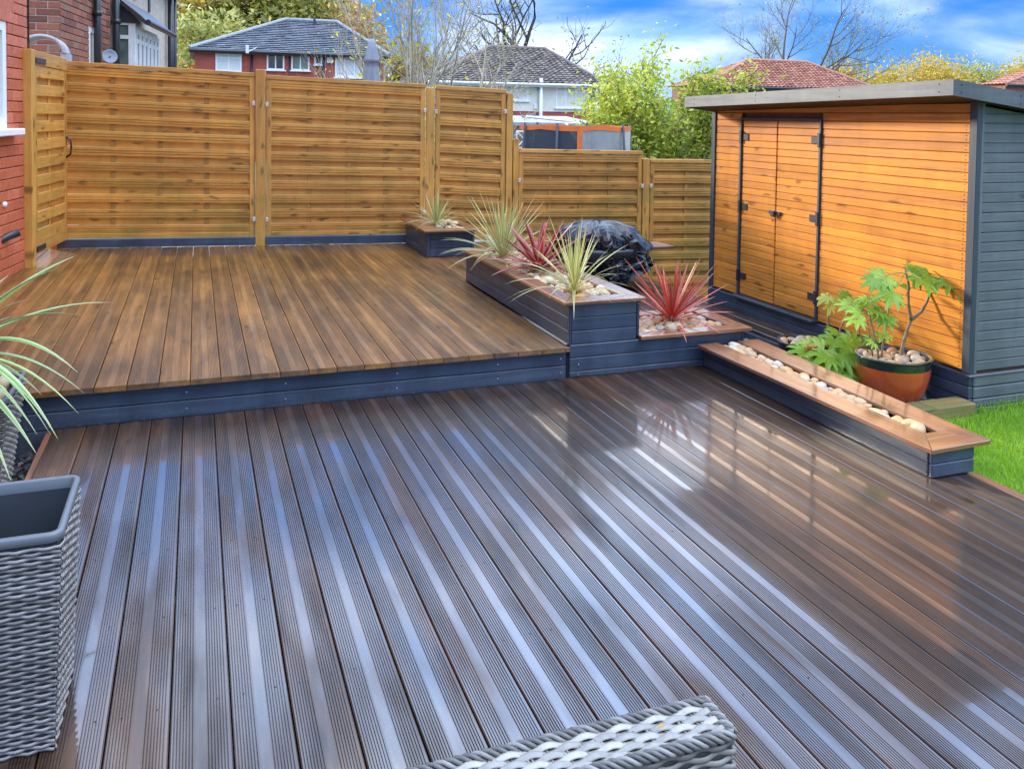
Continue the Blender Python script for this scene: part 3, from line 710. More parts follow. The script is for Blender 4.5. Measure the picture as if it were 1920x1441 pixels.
# ------------------------------------------------------------------ bricks
BM = {}
def brick(parent, lx, lz, ly, mat, loc):
    key = (round(lx, 3), round(lz, 3), mat)
    if key not in BM: BM[key] = box_mesh(lx, ly, lz, mat, 0.005)
    o = bpy.data.objects.new('brick', BM[key]); o.location = loc
    o.rotation_euler = (random.uniform(-.004, .004), 0, random.uniform(-.004, .004))
    return link(o, parent)
def brick_wall(parent, x0, x1, z0, z1, bl, ch, joint, mat, holes=(), proud=0.0, flip=False):
    """stretcher bond laid on the local XZ plane (faces -Y), bricks proud of the mortar"""
    r = 0; z = z0
    while z < z1 - 0.01:
        off = (bl / 2) if r % 2 else 0.0
        x = x0 - off
        while x < x1 - 0.01:
            a = max(x, x0); b = min(x + bl - joint, x1)
            zz = z + (ch - joint) / 2
            segs = [(a, b)]
            for hx0, hx1, hz0, hz1 in holes:
                if hz0 < zz < hz1:
                    ns = []
                    for s0, s1 in segs:
                        if s1 <= hx0 or s0 >= hx1: ns.append((s0, s1)); continue
                        if s0 < hx0: ns.append((s0, hx0))
                        if s1 > hx1: ns.append((hx1, s1))
                    segs = ns
            for s0, s1 in segs:
                if s1 - s0 > 0.02: brick(parent, s1 - s0, ch - joint, 0.05, mat, ((s0 + s1) / 2, 0.018 - proud + random.uniform(-0.0015, 0.0015), zz))
            x += bl
        z += ch; r += 1

# ------------------------------------------------------------------ own house, left edge of the picture
def window(parent, x0, x1, z0, z1, cols, y=-0.01, depth=0.06, fw=0.05, transom=None, glass='dark_glass', frame='white_upvc', sill=True, cols_w=None):
    f = MB()
    f.box((x0, y, z0), (x0 + fw, y + depth, z1)); f.box((x1 - fw, y, z0), (x1, y + depth, z1))
    f.box((x0 + fw, y, z0), (x1 - fw, y + depth, z0 + fw)); f.box((x0 + fw, y, z1 - fw), (x1 - fw, y + depth, z1))
    xs = cols_w or [x0 + (x1 - x0) * i / cols for i in range(1, cols)]
    for x in xs: f.box((x - fw * 0.4, y + 0.002, z0 + fw), (x + fw * 0.4, y + depth, z1 - fw))
    if transom: f.box((x0 + fw, y + 0.004, transom - fw * 0.4), (x1 - fw, y + depth, transom + fw * 0.4))
    w = f.build('window', frame, parent)
    if sill: board('sill', (x0 - fw, y - 0.06, z0 - fw * 0.8), (x1 + fw, y + depth - 0.004, z0 - 0.003), frame, w, 0.004)
    edges = [x0 + fw] + xs + [x1 - fw]
    for i in range(len(edges) - 1):
        g = MB(); g.box((edges[i] + (fw * .4 if i else 0), y + depth * 0.6, z0 + fw), (edges[i + 1] - (fw * .4 if i < len(edges) - 2 else 0), y + depth * 0.6 + 0.01, z1 - fw)); g.build('pane', glass, w)
    return w
hs = empty('red_brick_house', WP, WROT)             # local X runs along the wall away from the camera; local -Y faces the garden
tag(hs, 'red painted brick house wall with white window at the left edge', 'house')
wl = MB(); HX1 = 0.18
wx0, wx1, wz0, wz1 = -1.85, -0.30, 1.42, 2.30
wl.box((-7.0, 0.02, -0.6), (wx0, 0.30, 5.2)); wl.box((wx1, 0.02, -0.6), (HX1, 0.30, 5.2)); wl.box((wx0, 0.02, -0.6), (wx1, 0.30, wz0)); wl.box((wx0, 0.02, wz1), (wx1, 0.30, 5.2))
wl.box((-7.0, 0.31, -0.6), (-6.7, 5.0, 5.2)); wl.box((HX1 - 0.25, 0.31, -0.6), (HX1, 5.0, 5.2))
wall = wl.build('wall', 'painted_mortar', hs)
brick_wall(wall, -1.9, HX1, HU - 0.02, 3.25, 0.285, 0.092, 0.007, 'painted_brick', [(wx0, wx1, wz0 - 0.07, wz1)], 0.006)
lint = board('lintel', (wx0 - 0.15, -0.012, wz1 + 0.002), (wx1 + 0.15, 0.019, wz1 + 0.30), 'painted_brick', hs, 0.004)
w_ = window(hs, wx0, wx1, wz0, wz1, 3, 0.0, 0.07, 0.085, None, 'grey_glass', 'white_upvc', False)
board('sill', (wx0 - 0.05, -0.10, wz0 - 0.06), (wx1 + 0.13, 0.06, wz0 - 0.002), 'white_upvc', w_, 0.008)
sf = MB(); sf.box((-7.1, -0.20, 4.6), (0.5, 5.2, 4.75)); sf.build('eaves', 'black_paint', hs)
rf = MB(); rf.add([(-7.1, -0.25, 4.76), (0.5, -0.25, 4.76), (0.5, 2.6, 6.2), (-7.1, 2.6, 6.2), (-7.1, 5.3, 4.76), (0.5, 5.3, 4.76)], [(0, 1, 2, 3), (3, 2, 5, 4)]); rf.build('roof', 'slate', hs)
dp = MB(); dp.tube([(HX1 + 0.05, 0.03, 1.98), (HX1 + 0.05, 0.03, 2.75), (HX1 + 0.05, -0.16, 2.95), (HX1 + 0.05, -0.16, 4.6)], 0.045, 10); dp.build('downpipe', 'black_plastic', hs, True)
hp = MB(); hp.tube([(-0.36, -0.10, 0.56), (-0.42, -0.02, 0.53), (-0.5, 0.02, 0.5)], 0.032, 10); hp.build('waste_pipe', 'black_plastic', hs, True)
ct = MB(); ct.tube([(-0.42, -0.03, 0.80), (-0.42, 0.03, 0.80)], 0.022, 10); ct.build('outside_tap', 'white_upvc', hs, True)

# ------------------------------------------------------------------ next-door brick house with bay, beyond the gate
NP = Vector((-2.351, 18.0, 0)); nh = empty('old_brick_house', NP, WROT)
tag(nh, 'old dark red brick house with black downpipes and white bay, beyond the gate', 'house')
NN = Vector((WD.y, -WD.x, 0))
def nloc(u, v, off=0.0):
    p = at_plane(u, v, NP + NN * off, NN) - NP
    return p.dot(WD), -p.dot(NN), p.z
sx = {u: nloc(u, 60)[0] for u in (135, 165, 172, 190, 200, 206, 214, 238, 262, 285, 296, 310)}
wb = MB(); XE = sx[310] + 1.0
wb.box((0.0, 0.02, -0.7), (XE, 1.2, 5.2))
nwall = wb.build('wall', 'mortar', nh)
brick_wall(nwall, 0.0, sx[206], 2.25, 4.3, 0.40, 0.132, 0.018, 'old_brick', [(sx[165] + 0.02, sx[190], 1.6, 3.35)], 0.006)
fw_ = empty('wall', (0, 0, 0), -math.pi / 2, nh)       # the end wall that faces the garden
fwm = MB(); fwm.box((-1.2, 0.021, 2.2), (-0.001, 0.05, 4.4)); fwm.build('mortar_bed', 'mortar', fw_)
brick_wall(fw_, -1.2, 0.0, 2.25, 4.3, 0.40, 0.132, 0.018, 'old_brick', (), 0.006)
window(nh, sx[165] + 0.03, sx[190], 1.62, 3.32, 1, 0.0, 0.06, 0.14, None, 'dark_glass', 'white_paint')
for u, r in ((173, 0.075), (209, 0.085)):
    d = MB(); x = nloc(u, 60)[0]; d.tube([(x, -0.10, 1.0), (x, -0.10, 5.3)], r, 10)
    for z in (3.55, 4.6): d.tube([(x, -0.10, z), (x, -0.10, z + 0.10)], r * 1.3, 10)
    d.build('downpipe', 'black_plastic', nh, True)
# bay: white timber box under a lean-to with a dark gable cheek
bx0 = nloc(214, 60)[0]
def cheek(u, v, off=0.0):
    """point on the bay's end face: distance out from the wall, height"""
    p = at_plane(u, v, NP + WD * (bx0 + off), WD) - NP; return p.dot(NN), p.z
bd = cheek(251, 80)[0]; ztp = cheek(232, 42)[1]
bx1 = nloc(299, 60, bd)[0]
bay = MB(); bay.box((bx0 + 0.10, -bd + 0.05, 0.5), (bx1, 0.0, ztp - 0.02)); bay.build('bay', 'white_paint', nh)
bf = empty('window', (bx0, 0, 0), -math.pi / 2, nh)
t1 = cheek(232, 47)[1]; t2 = cheek(232, 66)[1]; t3 = cheek(232, 73)[1]; m1 = cheek(246, 80)[0]
bwf = MB()
bwf.box((0.0, 0.0, 0.9), (0.08, 0.07, ztp)); bwf.box((m1 - 0.06, 0.0, 0.9), (bd + 0.03, 0.09, ztp))
bwf.box((0.08, 0.0, t1), (m1 - 0.06, 0.07, ztp)); bwf.box((0.08, 0.0, t3), (m1 - 0.06, 0.07, t2)); bwf.box((0.08, 0.0, 0.9), (m1 - 0.06, 0.07, 1.0))
bwf.build('frame', 'white_paint', bf)
for z0, z1 in ((t2, t1), (1.0, t3)):
    g = MB(); g.box((0.08, 0.04, z0), (m1 - 0.06, 0.05, z1)); g.build('pane', 'grey_glass', bf)
nbw = 6; bw = (bx1 - bx0 - 0.3) / nbw
for i in range(nbw):
    x = bx0 + 0.25 + i * bw
    window(nh, x, x + bw * 0.92, 1.0, ztp - 0.12, 1, -bd - 0.01, 0.055, 0.12, t2 - 0.1, 'dark_glass', 'white_paint', False)
c1, c2, c3 = cheek(214, -12, -.03), cheek(214, 41, -.03), cheek(264, 45, -.03)
ch = MB(); xa, xb = bx0 - 0.03, bx0 + 0.05
ch.add([(xa, 0.0, c2[1]), (xa, -c3[0], c3[1]), (xa, 0.0, c1[1]), (xb, 0.0, c2[1]), (xb, -c3[0], c3[1]), (xb, 0.0, c1[1])],
       [(0, 1, 2), (5, 4, 3), (0, 3, 4, 1), (1, 4, 5, 2), (2, 5, 3, 0)])
ch.build('gable_cheek', 'black_paint', nh)
bg_ = MB(); g0 = cheek(217, -8, -.16); g1_ = cheek(273, 38, -.16); thk = g1_[1] - cheek(273, 47, -.16)[1]
a = Vector((bx0 - 0.16, -g0[0], g0[1])); b_ = Vector((bx0 - 0.16, -g1_[0], g1_[1])); dn = Vector((0, 0, -thk)); ex = Vector((.06, 0, 0))
bg_.add([a, b_, b_ + dn, a + dn, a + ex, b_ + ex, b_ + dn + ex, a + dn + ex], [(0, 1, 2, 3), (7, 6, 5, 4), (0, 4, 5, 1), (1, 5, 6, 2), (2, 6, 7, 3), (3, 7, 4, 0)])
bg_.build('bargeboard', 'black_paint', nh)
br = MB(); up_ = Vector((0, 0, 0.03)); e1_ = Vector((bx1 - bx0 + 0.4, 0, 0)); br.add([a + up_, b_ + up_, b_ + up_ + e1_, a + up_ + e1_], [(0, 1, 2, 3)]); br.build('bay_roof', 'slate', nh)
gu = MB(); gu.tube([b_ + Vector((0, -0.05, -0.05)), b_ + e1_ + Vector((0, -0.05, -0.05))], 0.07, 8); gu.build('gutter', 'black_plastic', nh)
ub = MB(); ub.box((bx0 + 2.2, -0.02, 4.4), (bx0 + 2.34, 0.03, 5.2)); ub.box((bx0 + 4.0, -0.02, 4.3), (bx0 + 4.2, 0.03, 5.2)); ub.box((bx0 + 2.34, 0.0, 4.9), (bx0 + 4.0, 0.03, 5.2)); ub.build('upper_window', 'black_paint', nh)
ev = MB(); ev.box((-0.2, -0.30, 5.2), (XE + 0.3, 1.3, 5.36)); ev.build('eaves', 'black_paint', nh)
nr = MB(); nr.add([(-0.3, -0.4, 5.37), (XE + 0.4, -0.4, 5.37), (XE + 0.4, 0.45, 5.8), (-0.3, 0.45, 5.8), (-0.3, 1.4, 5.37), (XE + 0.4, 1.4, 5.37)], [(0, 1, 2, 3), (3, 2, 5, 4)]); nr.build('roof', 'slate', nh)
rp = MB(); xr = sx[310] + 0.2; rp.tube([(xr, -0.12, 0.5), (xr, -0.12, 5.2)], 0.09, 8); rp.tube([(xr + 0.7, -0.12, 0.5), (xr + 0.7, -0.12, 5.2)], 0.07, 8); rp.build('downpipe', 'black_plastic', nh, True)
# satellite dish on the wall beside the bay
sd = empty('satellite_dish', at_y(206, 106, 17.2)); tag(sd, 'small grey satellite dish just over the fence below the bay window', 'satellite dish')
b = MB(); b.lathe([(0.0, -0.02), (0.05, -0.018), (0.10, -0.005), (0.125, 0.012), (0.128, 0.010), (0.10, -0.012), (0.0, -0.03)], 20); o = b.build('reflector', 'umbrella_cloth', sd, True); o.rotation_euler = (R_(78), 0, R_(18))
b = MB(); b.tube([(0, 0.0, 0.0), (0, 0.12, -0.05), (0, 0.14, -0.9)], 0.014, 6); b.build('bracket', 'black_plastic', sd)
# arched hood over a doorway past the gate
ah = empty('door_hood', at_y(82, 100, 14.0)); tag(ah, 'small arched lead covered hood showing just above the gate', 'door hood')
b = MB(); vs = []; n = 14
for r_, y in ((0.30, -0.22), (0.30, 0.22), (0.245, 0.22), (0.245, -0.22)):
    for i in range(n + 1):
        t = math.pi * i / n; vs.append((r_ * math.cos(t) * 1.05, y, r_ * math.sin(t) * 0.85))
fs = []
for k in range(4):
    k2 = (k + 1) % 4
    for i in range(n): fs.append((k * (n + 1) + i, k * (n + 1) + i + 1, k2 * (n + 1) + i + 1, k2 * (n + 1) + i))
b.add(vs, fs); b.build('arch', 'lead', ah, True)
b = MB(); b.box((-0.34, -0.2, -1.2), (-0.24, 0.2, 0.0)); b.box((0.24, -0.2, -1.2), (0.34, 0.2, 0.0)); b.build('support', 'lead', ah)

# ------------------------------------------------------------------ houses beyond the fence
def roof_slope(parent, e0, e1, r0, r1, courses, tile, mat, wave=0.03, lift=0.04, name='tiles', sub=4):
    """one roof slope laid in overlapping courses of tiles"""
    e0, e1, r0, r1 = map(Vector, (e0, e1, r0, r1)); U = (e1 - e0).normalized()
    up = ((r0 + r1) / 2 - (e0 + e1) / 2); nrm = U.cross(up).normalized()
    if nrm.z < 0: nrm = -nrm
    b = MB(); P = lambda t, L: (e0 if L else e1) + ((r0 if L else r1) - (e0 if L else e1)) * t
    for i in range(courses):
        t0 = i / courses; t1 = min(1.0, (i + 1.12) / courses)
        xs0 = ((P(t0, 1) - e0).dot(U), (P(t0, 0) - e0).dot(U)); xs1 = ((P(t1, 1) - e0).dot(U), (P(t1, 0) - e0).dot(U))
        o0 = P(t0, 1) - U * xs0[0]; o1 = P(t1, 1) - U * xs1[0]
        off = 0.0 if wave else (tile / 2 if i % 2 else 0.0)
        k0 = int(math.floor((min(xs0[0], xs1[0]) - off) / tile)) - 1; k1 = int(math.ceil((max(xs0[1], xs1[1]) - off) / tile)) + 1
        for k in range(k0, k1):
            a = k * tile + off + (0.0 if wave else 0.006); c = (k + 1) * tile + off - (0.0 if wave else 0.006)
            a0, c0 = max(a, xs0[0]), min(c, xs0[1]); a1, c1 = max(a, xs1[0]), min(c, xs1[1])
            if c0 - a0 < 0.01 and c1 - a1 < 0.01: continue
            a0, c0 = min(a0, xs0[1]), max(c0, xs0[0]); a1, c1 = min(a1, xs1[1]), max(c1, xs1[0])
            if c0 < a0: a0 = c0 = (a0 + c0) / 2
            if c1 < a1: a1 = c1 = (a1 + c1) / 2
            m = sub if wave else 1; jl = lift * random.uniform(0.85, 1.2)
            vs = []
            for j in range(m + 1):
                f = j / m; w = wave * (0.5 - 0.5 * math.cos(2 * math.pi * f)) if wave else 0
                vs.append(o0 + U * (a0 + (c0 - a0) * f) + nrm * (jl + w)); vs.append(o1 + U * (a1 + (c1 - a1) * f) + nrm * (w + 0.004)); 
                vs.append(o0 + U * (a0 + (c0 - a0) * f) + nrm * (jl + w - 0.03))
            fs = []
            for j in range(m):
                fs += [(3 * j, 3 * j + 3, 3 * j + 4, 3 * j + 1), (3 * j + 2, 3 * j + 5, 3 * j + 3, 3 * j)]
            b.add(vs, fs)
    o = b.build(name, mat, parent); o['kind'] = 'stuff'; return o
def ridge(parent, pts, mat, r=0.12):
    b = MB()
    for p, q in zip(pts[:-1], pts[1:]): b.tube([p, q], r, 8)
    return b.build('ridge', mat, parent)

def hip_house(name, label, y, eL, eR, rL, rR, depth, zbase, wallmat, tilemat, courses, tile, wave, ridgemat, yaw=0.0, soffit='black_paint'):
    """house seen square on: eaves from eL to eR at distance y, ridge from rL to rR half the depth further back"""
    P = [at_y(*q, y + d) for q, d in ((eL, 0), (eR, 0), (rL, depth / 2), (rR, depth / 2))]
    el, er, rl, rr = [(p.x, p.z) for p in P]
    h = empty(name, (el[0], y, 0), yaw); tag(h, label, 'house')
    W = er[0] - el[0]; ze = (el[1] + er[1]) / 2; zr = (rl[1] + rr[1]) / 2; over = 0.25
    d2 = depth / 2
    w = MB(); w.box((over, 0.0, zbase), (W - over, depth, ze - 0.06)); w.build('wall', wallmat, h)
    E0, E1, E2, E3 = (0, -over, ze), (W, -over, ze), (W, depth + over, ze), (0, depth + over, ze)
    R0, R1 = (rl[0] - el[0], d2, zr), (rr[0] - el[0], d2, zr)
    roof_slope(h, E0, E1, R0, R1, courses, tile, tilemat, wave, 0.055, 'tiles')
    roof_slope(h, E1, E2, R1, R1, courses, tile, tilemat, wave, 0.055, 'tiles')
    roof_slope(h, E3, E0, R0, R0, courses, tile, tilemat, wave, 0.055, 'tiles')
    b = MB(); b.add([E2, E3, R0, R1], [(0, 1, 2, 3)]); b.build('roof_back', tilemat, h)
    up = Vector((0, 0, 0.06))
    ridge(h, [Vector(E0) + up, Vector(R0) + up, Vector(R1) + up, Vector(E1) + up], ridgemat, 0.10)
    g = MB(); g.box((0.0, -over - 0.02, ze - 0.18), (W, -over + 0.03, ze - 0.02)); g.box((over, -over + 0.03, ze - 0.10), (W - over, -0.002, ze - 0.065)); g.build('fascia', soffit, h)
    gt_ = MB(); gt_.tube([(-0.02, -over - 0.09, ze - 0.05), (W + 0.02, -over - 0.09, ze - 0.05)], 0.065, 8); gt_.build('gutter', soffit, h)
    return h, W, ze
def px_win(h, y, u0, v0, u1, v1, cols, fw=0.07, transom=False, glass='dark_glass', cols_w=None):
    a = at_y(u0, v0, y); b = at_y(u1, v1, y); ox = h.location.x
    z0, z1 = b.z, a.z
    return window(h, a.x - ox, b.x - ox, z0, z1, cols, -0.05, 0.06, fw, (z0 + (z1 - z0) * 0.70) if transom else None, glass, 'white_upvc', True, cols_w)

YA = 45.0
A, WA, zA = hip_house('red_semi_house', 'red brick house with grey slate hipped roof behind the tall fence', YA, (355, 95), (728, 103), (535, 40), (632, 42), 8.0, -1.5, 'red_facing', 'slate', 18, 0.42, 0.0, 'ridge_tile_grey')
px_win(A, YA, 500, 100, 533, 132, 2, 0.075); px_win(A, YA, 546, 101, 580, 133, 2, 0.075, False, 'grey_glass'); px_win(A, YA, 589, 103, 604, 122, 1, 0.07)
px_win(A, YA, 628, 104, 682, 146, 3, 0.10, False, 'curtain'); px_win(A, YA, 404, 97, 453, 136, 2, 0.09, True, 'curtain')
for u in (472, 543, 606):
    d = MB(); p = at_y(u, 110, YA); d.tube([(p.x - A.location.x, -0.08, -1.0), (p.x - A.location.x, -0.08, 4.45)], 0.055 if u != 543 else 0.03, 8); d.build('downpipe', 'black_plastic', A, True)
b = MB(); p = at_y(588, 30, YA + 4); b.tube([(p.x - A.location.x, 3.6, 5.9), (p.x - A.location.x, 3.6, 6.75)], 0.07, 8); b.build('vent_pipe', 'bark_dark', A)
b = MB(); p = at_y(463, 90, YA); b.box((p.x - A.location.x - .08, -0.5, 4.45), (p.x - A.location.x + 0.06, -0.42, 4.85)); b.tube([(p.x - A.location.x, -.46, 4.5), (p.x - A.location.x + .45, -.46, 4.75)], 0.03, 6); b.build('aerial', 'white_paint', A)
b = MB(); p = at_y(618, 113, YA); b.box((p.x - A.location.x - .15, -0.10, p.z - 0.15), (p.x - A.location.x + .15, -0.01, p.z + 0.15)); b.build('meter_box', 'white_paint', A)

YB = 38.0
B, WB, zB = hip_house('rendered_house', 'cream rendered house with red brick band and brown pantile hipped roof', YB, (800, 154), (1133, 158), (917, 92), (1022, 92), 8.0, -1.5, 'red_facing', 'brown_tile', 17, 0.30, 0.055, 'ridge_tile_brown', 0.0, 'white_paint')
b = MB(); zr_ = at_y(1000, 209, YB).z; b.box((0.246, -0.035, zr_), (WB - 0.246, -0.002, zB - 0.19)); b.build('render_coat', 'cream_render', B)
px_win(B, YB, 1042, 160, 1096, 203, 3, 0.075, True, 'grey_glass', [at_y(1060, 180, YB).x - B.location.x, at_y(1079, 180, YB).x - B.location.x])
px_win(B, YB, 957, 160, 990, 189, 1, 0.075, True)
for u, r, m_ in ((1012, 0.085, 'white_upvc'), (1117, 0.06, 'white_upvc')):
    p = at_y(u, 160, YB); d = MB(); d.tube([(p.x - B.location.x, -0.17, -1.2), (p.x - B.location.x, -0.17, zB + (0.25 if u == 1012 else -0.05))], r, 8); d.build('downpipe', m_, B, True)
b = MB(); p = at_y(1007, 166, YB); b.tube([(p.x - B.location.x, -0.04, p.z), (p.x - B.location.x, -0.10, p.z)], 0.06, 10); b.build('flue', 'black_plastic', B)
b = MB(); p = at_y(1110, 172, YB); b.box((p.x - B.location.x - 0.15, -0.12, p.z - 0.35), (p.x - B.location.x + 0.10, -0.036, p.z + 0.25)); b.tube([(p.x - B.location.x, -0.2, p.z), (p.x - B.location.x + 0.35, -0.2, p.z + 0.3)], 0.03, 6); b.build('wall_box', 'grey_plastic', B)
b = MB(); p = at_y(1003, 200, YB); b.box((p.x - B.location.x - 0.08, -0.09, p.z - 0.1), (p.x - B.location.x + 0.1, -0.036, p.z + 0.12)); b.build('vent', 'white_paint', B)

YC = 42.0
C, WC, zC = hip_house('red_tiled_house', 'house with orange red tiled hipped roof rising behind the garden shed', YC, (1322, 166), (1640, 164), (1400, 118), (1512, 115), 4.0, -1.5, 'brown_facing', 'red_tile', 15, 0.27, 0.05, 'ridge_tile')
b = MB(); p = at_y(1446, 120, YC + 3); b.tube([(p.x - C.location.x, 3.2, 4.5), (p.x - C.location.x, 3.2, 5.25)], 0.09, 8); b.build('vent_pipe', 'bark_dark', C)
px_win(C, YC, 1380, 175, 1420, 200, 2)
D, WD_, zD = hip_house('tiled_bungalow', 'house with red tiled roof just showing past the shed roof at the right edge', 44.0, (1880, 163), (2260, 166), (2010, 108), (2110, 110), 1.6, -1.5, 'brown_facing', 'red_tile', 14, 0.30, 0.05, 'ridge_tile')

# ------------------------------------------------------------------ parasol, trampoline and odds and ends in the next garden
pu = empty('parasol', at_y(697, 150, 13.0) * 1 - Vector((0, 0, 2.6))); tag(pu, 'folded blue grey parasol standing up behind the tall fence', 'parasol')
b = MB(); n = 40; rings = []
for i, (t, r) in enumerate(((0.0, 0.165), (0.10, 0.155), (0.25, 0.148), (0.45, 0.125), (0.62, 0.105), (0.70, 0.098), (0.705, 0.118), (0.74, 0.112), (0.86, 0.078), (0.95, 0.055), (1.0, 0.03))):
    rings.append([(r * (1 + 0.20 * (1 - t) * math.sin(k * 2 * math.pi * 8 / n + 0.8 * t)) * math.cos(2 * math.pi * k / n), r * (1 + 0.20 * (1 - t) * math.sin(k * 2 * math.pi * 8 / n + 0.8 * t)) * math.sin(2 * math.pi * k / n), 2.05 + 1.16 * t) for k in range(n)])
vs = [p for r in rings for p in r]; fs = [(i * n + k, i * n + (k + 1) % n, (i + 1) * n + (k + 1) % n, (i + 1) * n + k) for i in range(len(rings) - 1) for k in range(n)]
fs.append(tuple((len(rings) - 1) * n + k for k in range(n))); b.add(vs, fs); b.build('canopy', 'umbrella_cloth', pu, True)
b = MB(); b.tube([(0, 0, 0), (0, 0, 2.2)], 0.025, 10); b.tube([(0, 0, 3.2), (0, 0, 3.24)], [0.025, 0.01], 8); b.build('pole', 'hinge_metal', pu, True)

YT = 13.0
tl = at_y(1022, 236, YT); tr_ = at_y(1220, 238, YT); tcx = (tl.x + tr_.x) / 2; trr = (tr_.x - tl.x) / 2
tp = empty('trampoline', (tcx, YT + trr, -0.75)); tag(tp, 'round trampoline with orange rimmed safety net behind the low fence', 'trampoline')
ztop = at_y(1120, 235, YT).z + 0.75
def ring_pt(a, r, z): return Vector((r * math.sin(a), -r * math.cos(a), z))
b = MB(); N = 64
def band(b, r0, z0, r1, z1, a0, a1, n=24, th=0.0, sag=0.0):
    vs = []; fs = []
    for i in range(n + 1):
        a = a0 + (a1 - a0) * i / n; s = sag * math.sin(math.pi * ((a / (2 * math.pi) * 6) % 1.0))
        vs += [ring_pt(a, r0, z0 - s), ring_pt(a, r1, z1 - s)]
    for i in range(n): fs.append((2 * i, 2 * i + 2, 2 * i + 3, 2 * i + 1))
    b.add(vs, fs)
band(b, trr * 1.012, ztop - 0.075, trr * 1.015, ztop, -math.pi, math.pi, 72, 0, 0.03)
for a in (-0.34, 0.0 + 2.4, 1.95): 
    band(b, trr * 1.01, 0.9, trr * 1.012, ztop - 0.07, a - 0.045, a + 0.045, 3)
b.build('orange_trim', 'orange_cloth', tp)
b = MB(); band(b, trr * 0.995, 0.85, trr, ztop - 0.07, -1.50, -0.36, 24); band(b, trr * 0.995, 0.85, trr, ztop - 0.07, 1.6, 4.0, 24); b.build('netting', 'net_navy', tp)
b = MB(); band(b, trr * 0.995, 0.85, trr, ztop - 0.07, -0.36, 1.6, 32); b.build('netting', 'net_grey', tp)
for a in (-1.45, -0.72, 0.52, 1.42, 2.5, 3.5):
    b = MB(); b.tube([ring_pt(a, trr * 1.25, 0.0), ring_pt(a, trr * 1.10, 1.4), ring_pt(a, trr * 1.03, ztop + 0.03)], 0.022, 8); b.build('pole', 'navy_cloth', tp, True)
b = MB(); b.lathe([(0.0, 0.80), (trr * 1.0, 0.82), (trr * 1.1, 0.80), (trr * 1.1, 0.74), (0.0, 0.74)], 40); b.build('bed', 'navy_cloth', tp)

# greenhouse seen through the net
gh = empty('greenhouse', (at_y(1155, 250, 16.5).x, 16.5, -0.75)); tag(gh, 'small greenhouse with sloping white glazing bars seen through the trampoline net', 'greenhouse')
b = MB(); b.box((-0.75, 0, 0), (0.75, 0.04, 1.55)); b.add([(-0.75, 0.0, 1.55), (0.75, 0.0, 1.55), (0.75, 0.9, 2.15), (-0.75, 0.9, 2.15)], [(0, 1, 2, 3)]); b.build('glazing', 'net_glass', gh)
b = MB()
for x in (-0.75, -0.25, 0.25, 0.75): b.tube([(x, -0.02, 0), (x, -0.02, 1.55), (x, 0.88, 2.17)], 0.02, 6)
b.tube([(-0.77, -0.02, 1.55), (0.77, -0.02, 1.55)], 0.025, 6); b.tube([(-0.77, 0.9, 2.18), (0.77, 0.9, 2.18)], 0.03, 6); b.build('glazing_bars', 'white_paint', gh)
# timber outbuilding with grey roof
p0 = at_y(930, 232, 20.0); p1 = at_y(1110, 232, 20.0)
ob = empty('outbuilding', (p0.x, 20.0, -0.75)); tag(ob, 'low brown timber outbuilding with pale felt roof left of the trampoline', 'outbuilding')
zt_ = p0.z + 0.75; Wd = p1.x - p0.x; nb = 16
for i in range(nb): board('plank', (Wd * i / nb + 0.006, 0, 0), (Wd * (i + 1) / nb - 0.006, 0.03, zt_ - 0.06), 'aged_timber', ob, 0.004)
b = MB(); b.box((0.0, 0.031, 0), (Wd, 1.8, zt_ - 0.08)); b.build('carcass', 'aged_timber', ob)
b = MB(); b.add([(-0.1, -0.12, zt_ - 0.04), (Wd + 0.1, -0.12, zt_ - 0.04), (Wd + 0.1, 1.9, zt_ + 0.12), (-0.1, 1.9, zt_ + 0.12), (-0.1, -0.12, zt_ + 0.04), (Wd + 0.1, -0.12, zt_ + 0.04), (Wd + 0.1, 1.9, zt_ + 0.2), (-0.1, 1.9, zt_ + 0.2)],
        [(0, 3, 2, 1), (4, 5, 6, 7), (0, 1, 5, 4), (1, 2, 6, 5), (2, 3, 7, 6), (3, 0, 4, 7)]); b.build('roof', 'lead', ob)
b = MB(); a0 = at_y(987, 219, 19.7); a1 = at_y(1104, 231, 19.7)
wp = empty('white_pole', a0); tag(wp, 'white plastic length lying across the outbuilding roof', 'pole'); d = a1 - a0; b.tube([(0, 0, 0), d * 0.3, d], 0.03, 8); b.build('length', 'white_upvc', wp, True)
p = at_y(983, 262, 15.5); lt = empty('lattice', p); tag(lt, 'white wooden lattice square above the step in the fence', 'trellis'); 
b = MB(); s = 0.155
for q in ((-s, -s, s, -s), (-s, s, s, s), (-s, -s, -s, s), (s, -s, s, s), (-s, -s, s, s), (-s, s, s, -s)): b.tube([(q[0], 0, q[1]), (q[2], 0, q[3])], 0.016, 6)
b.build('bars', 'white_paint', lt); b = MB(); b.tube([(0, 0.02, -s), (0, 0.02, -1.9)], 0.02, 6); b.build('stake', 'white_paint', lt)
p = at_y(995, 252, 15.2); bh = empty('bird_box', p); tag(bh, 'small pale bird box on a post beside the trampoline', 'bird box')
b = MB(); b.box((-0.085, -0.07, -0.14), (0.085, 0.07, 0.10)); b.build('box', 'cream_render', bh); b = MB(); b.add([(-0.11, -0.10, 0.10), (0.11, -0.10, 0.10), (0.11, 0.10, 0.15), (-0.11, 0.10, 0.15), (-0.11, -0.10, 0.13), (0.11, -0.10, 0.13), (0.11, 0.10, 0.18), (-0.11, 0.10, 0.18)], [(0, 3, 2, 1), (4, 5, 6, 7), (0, 1, 5, 4), (1, 2, 6, 5), (2, 3, 7, 6), (3, 0, 4, 7)]); b.build('lid', 'bark_dark', bh)
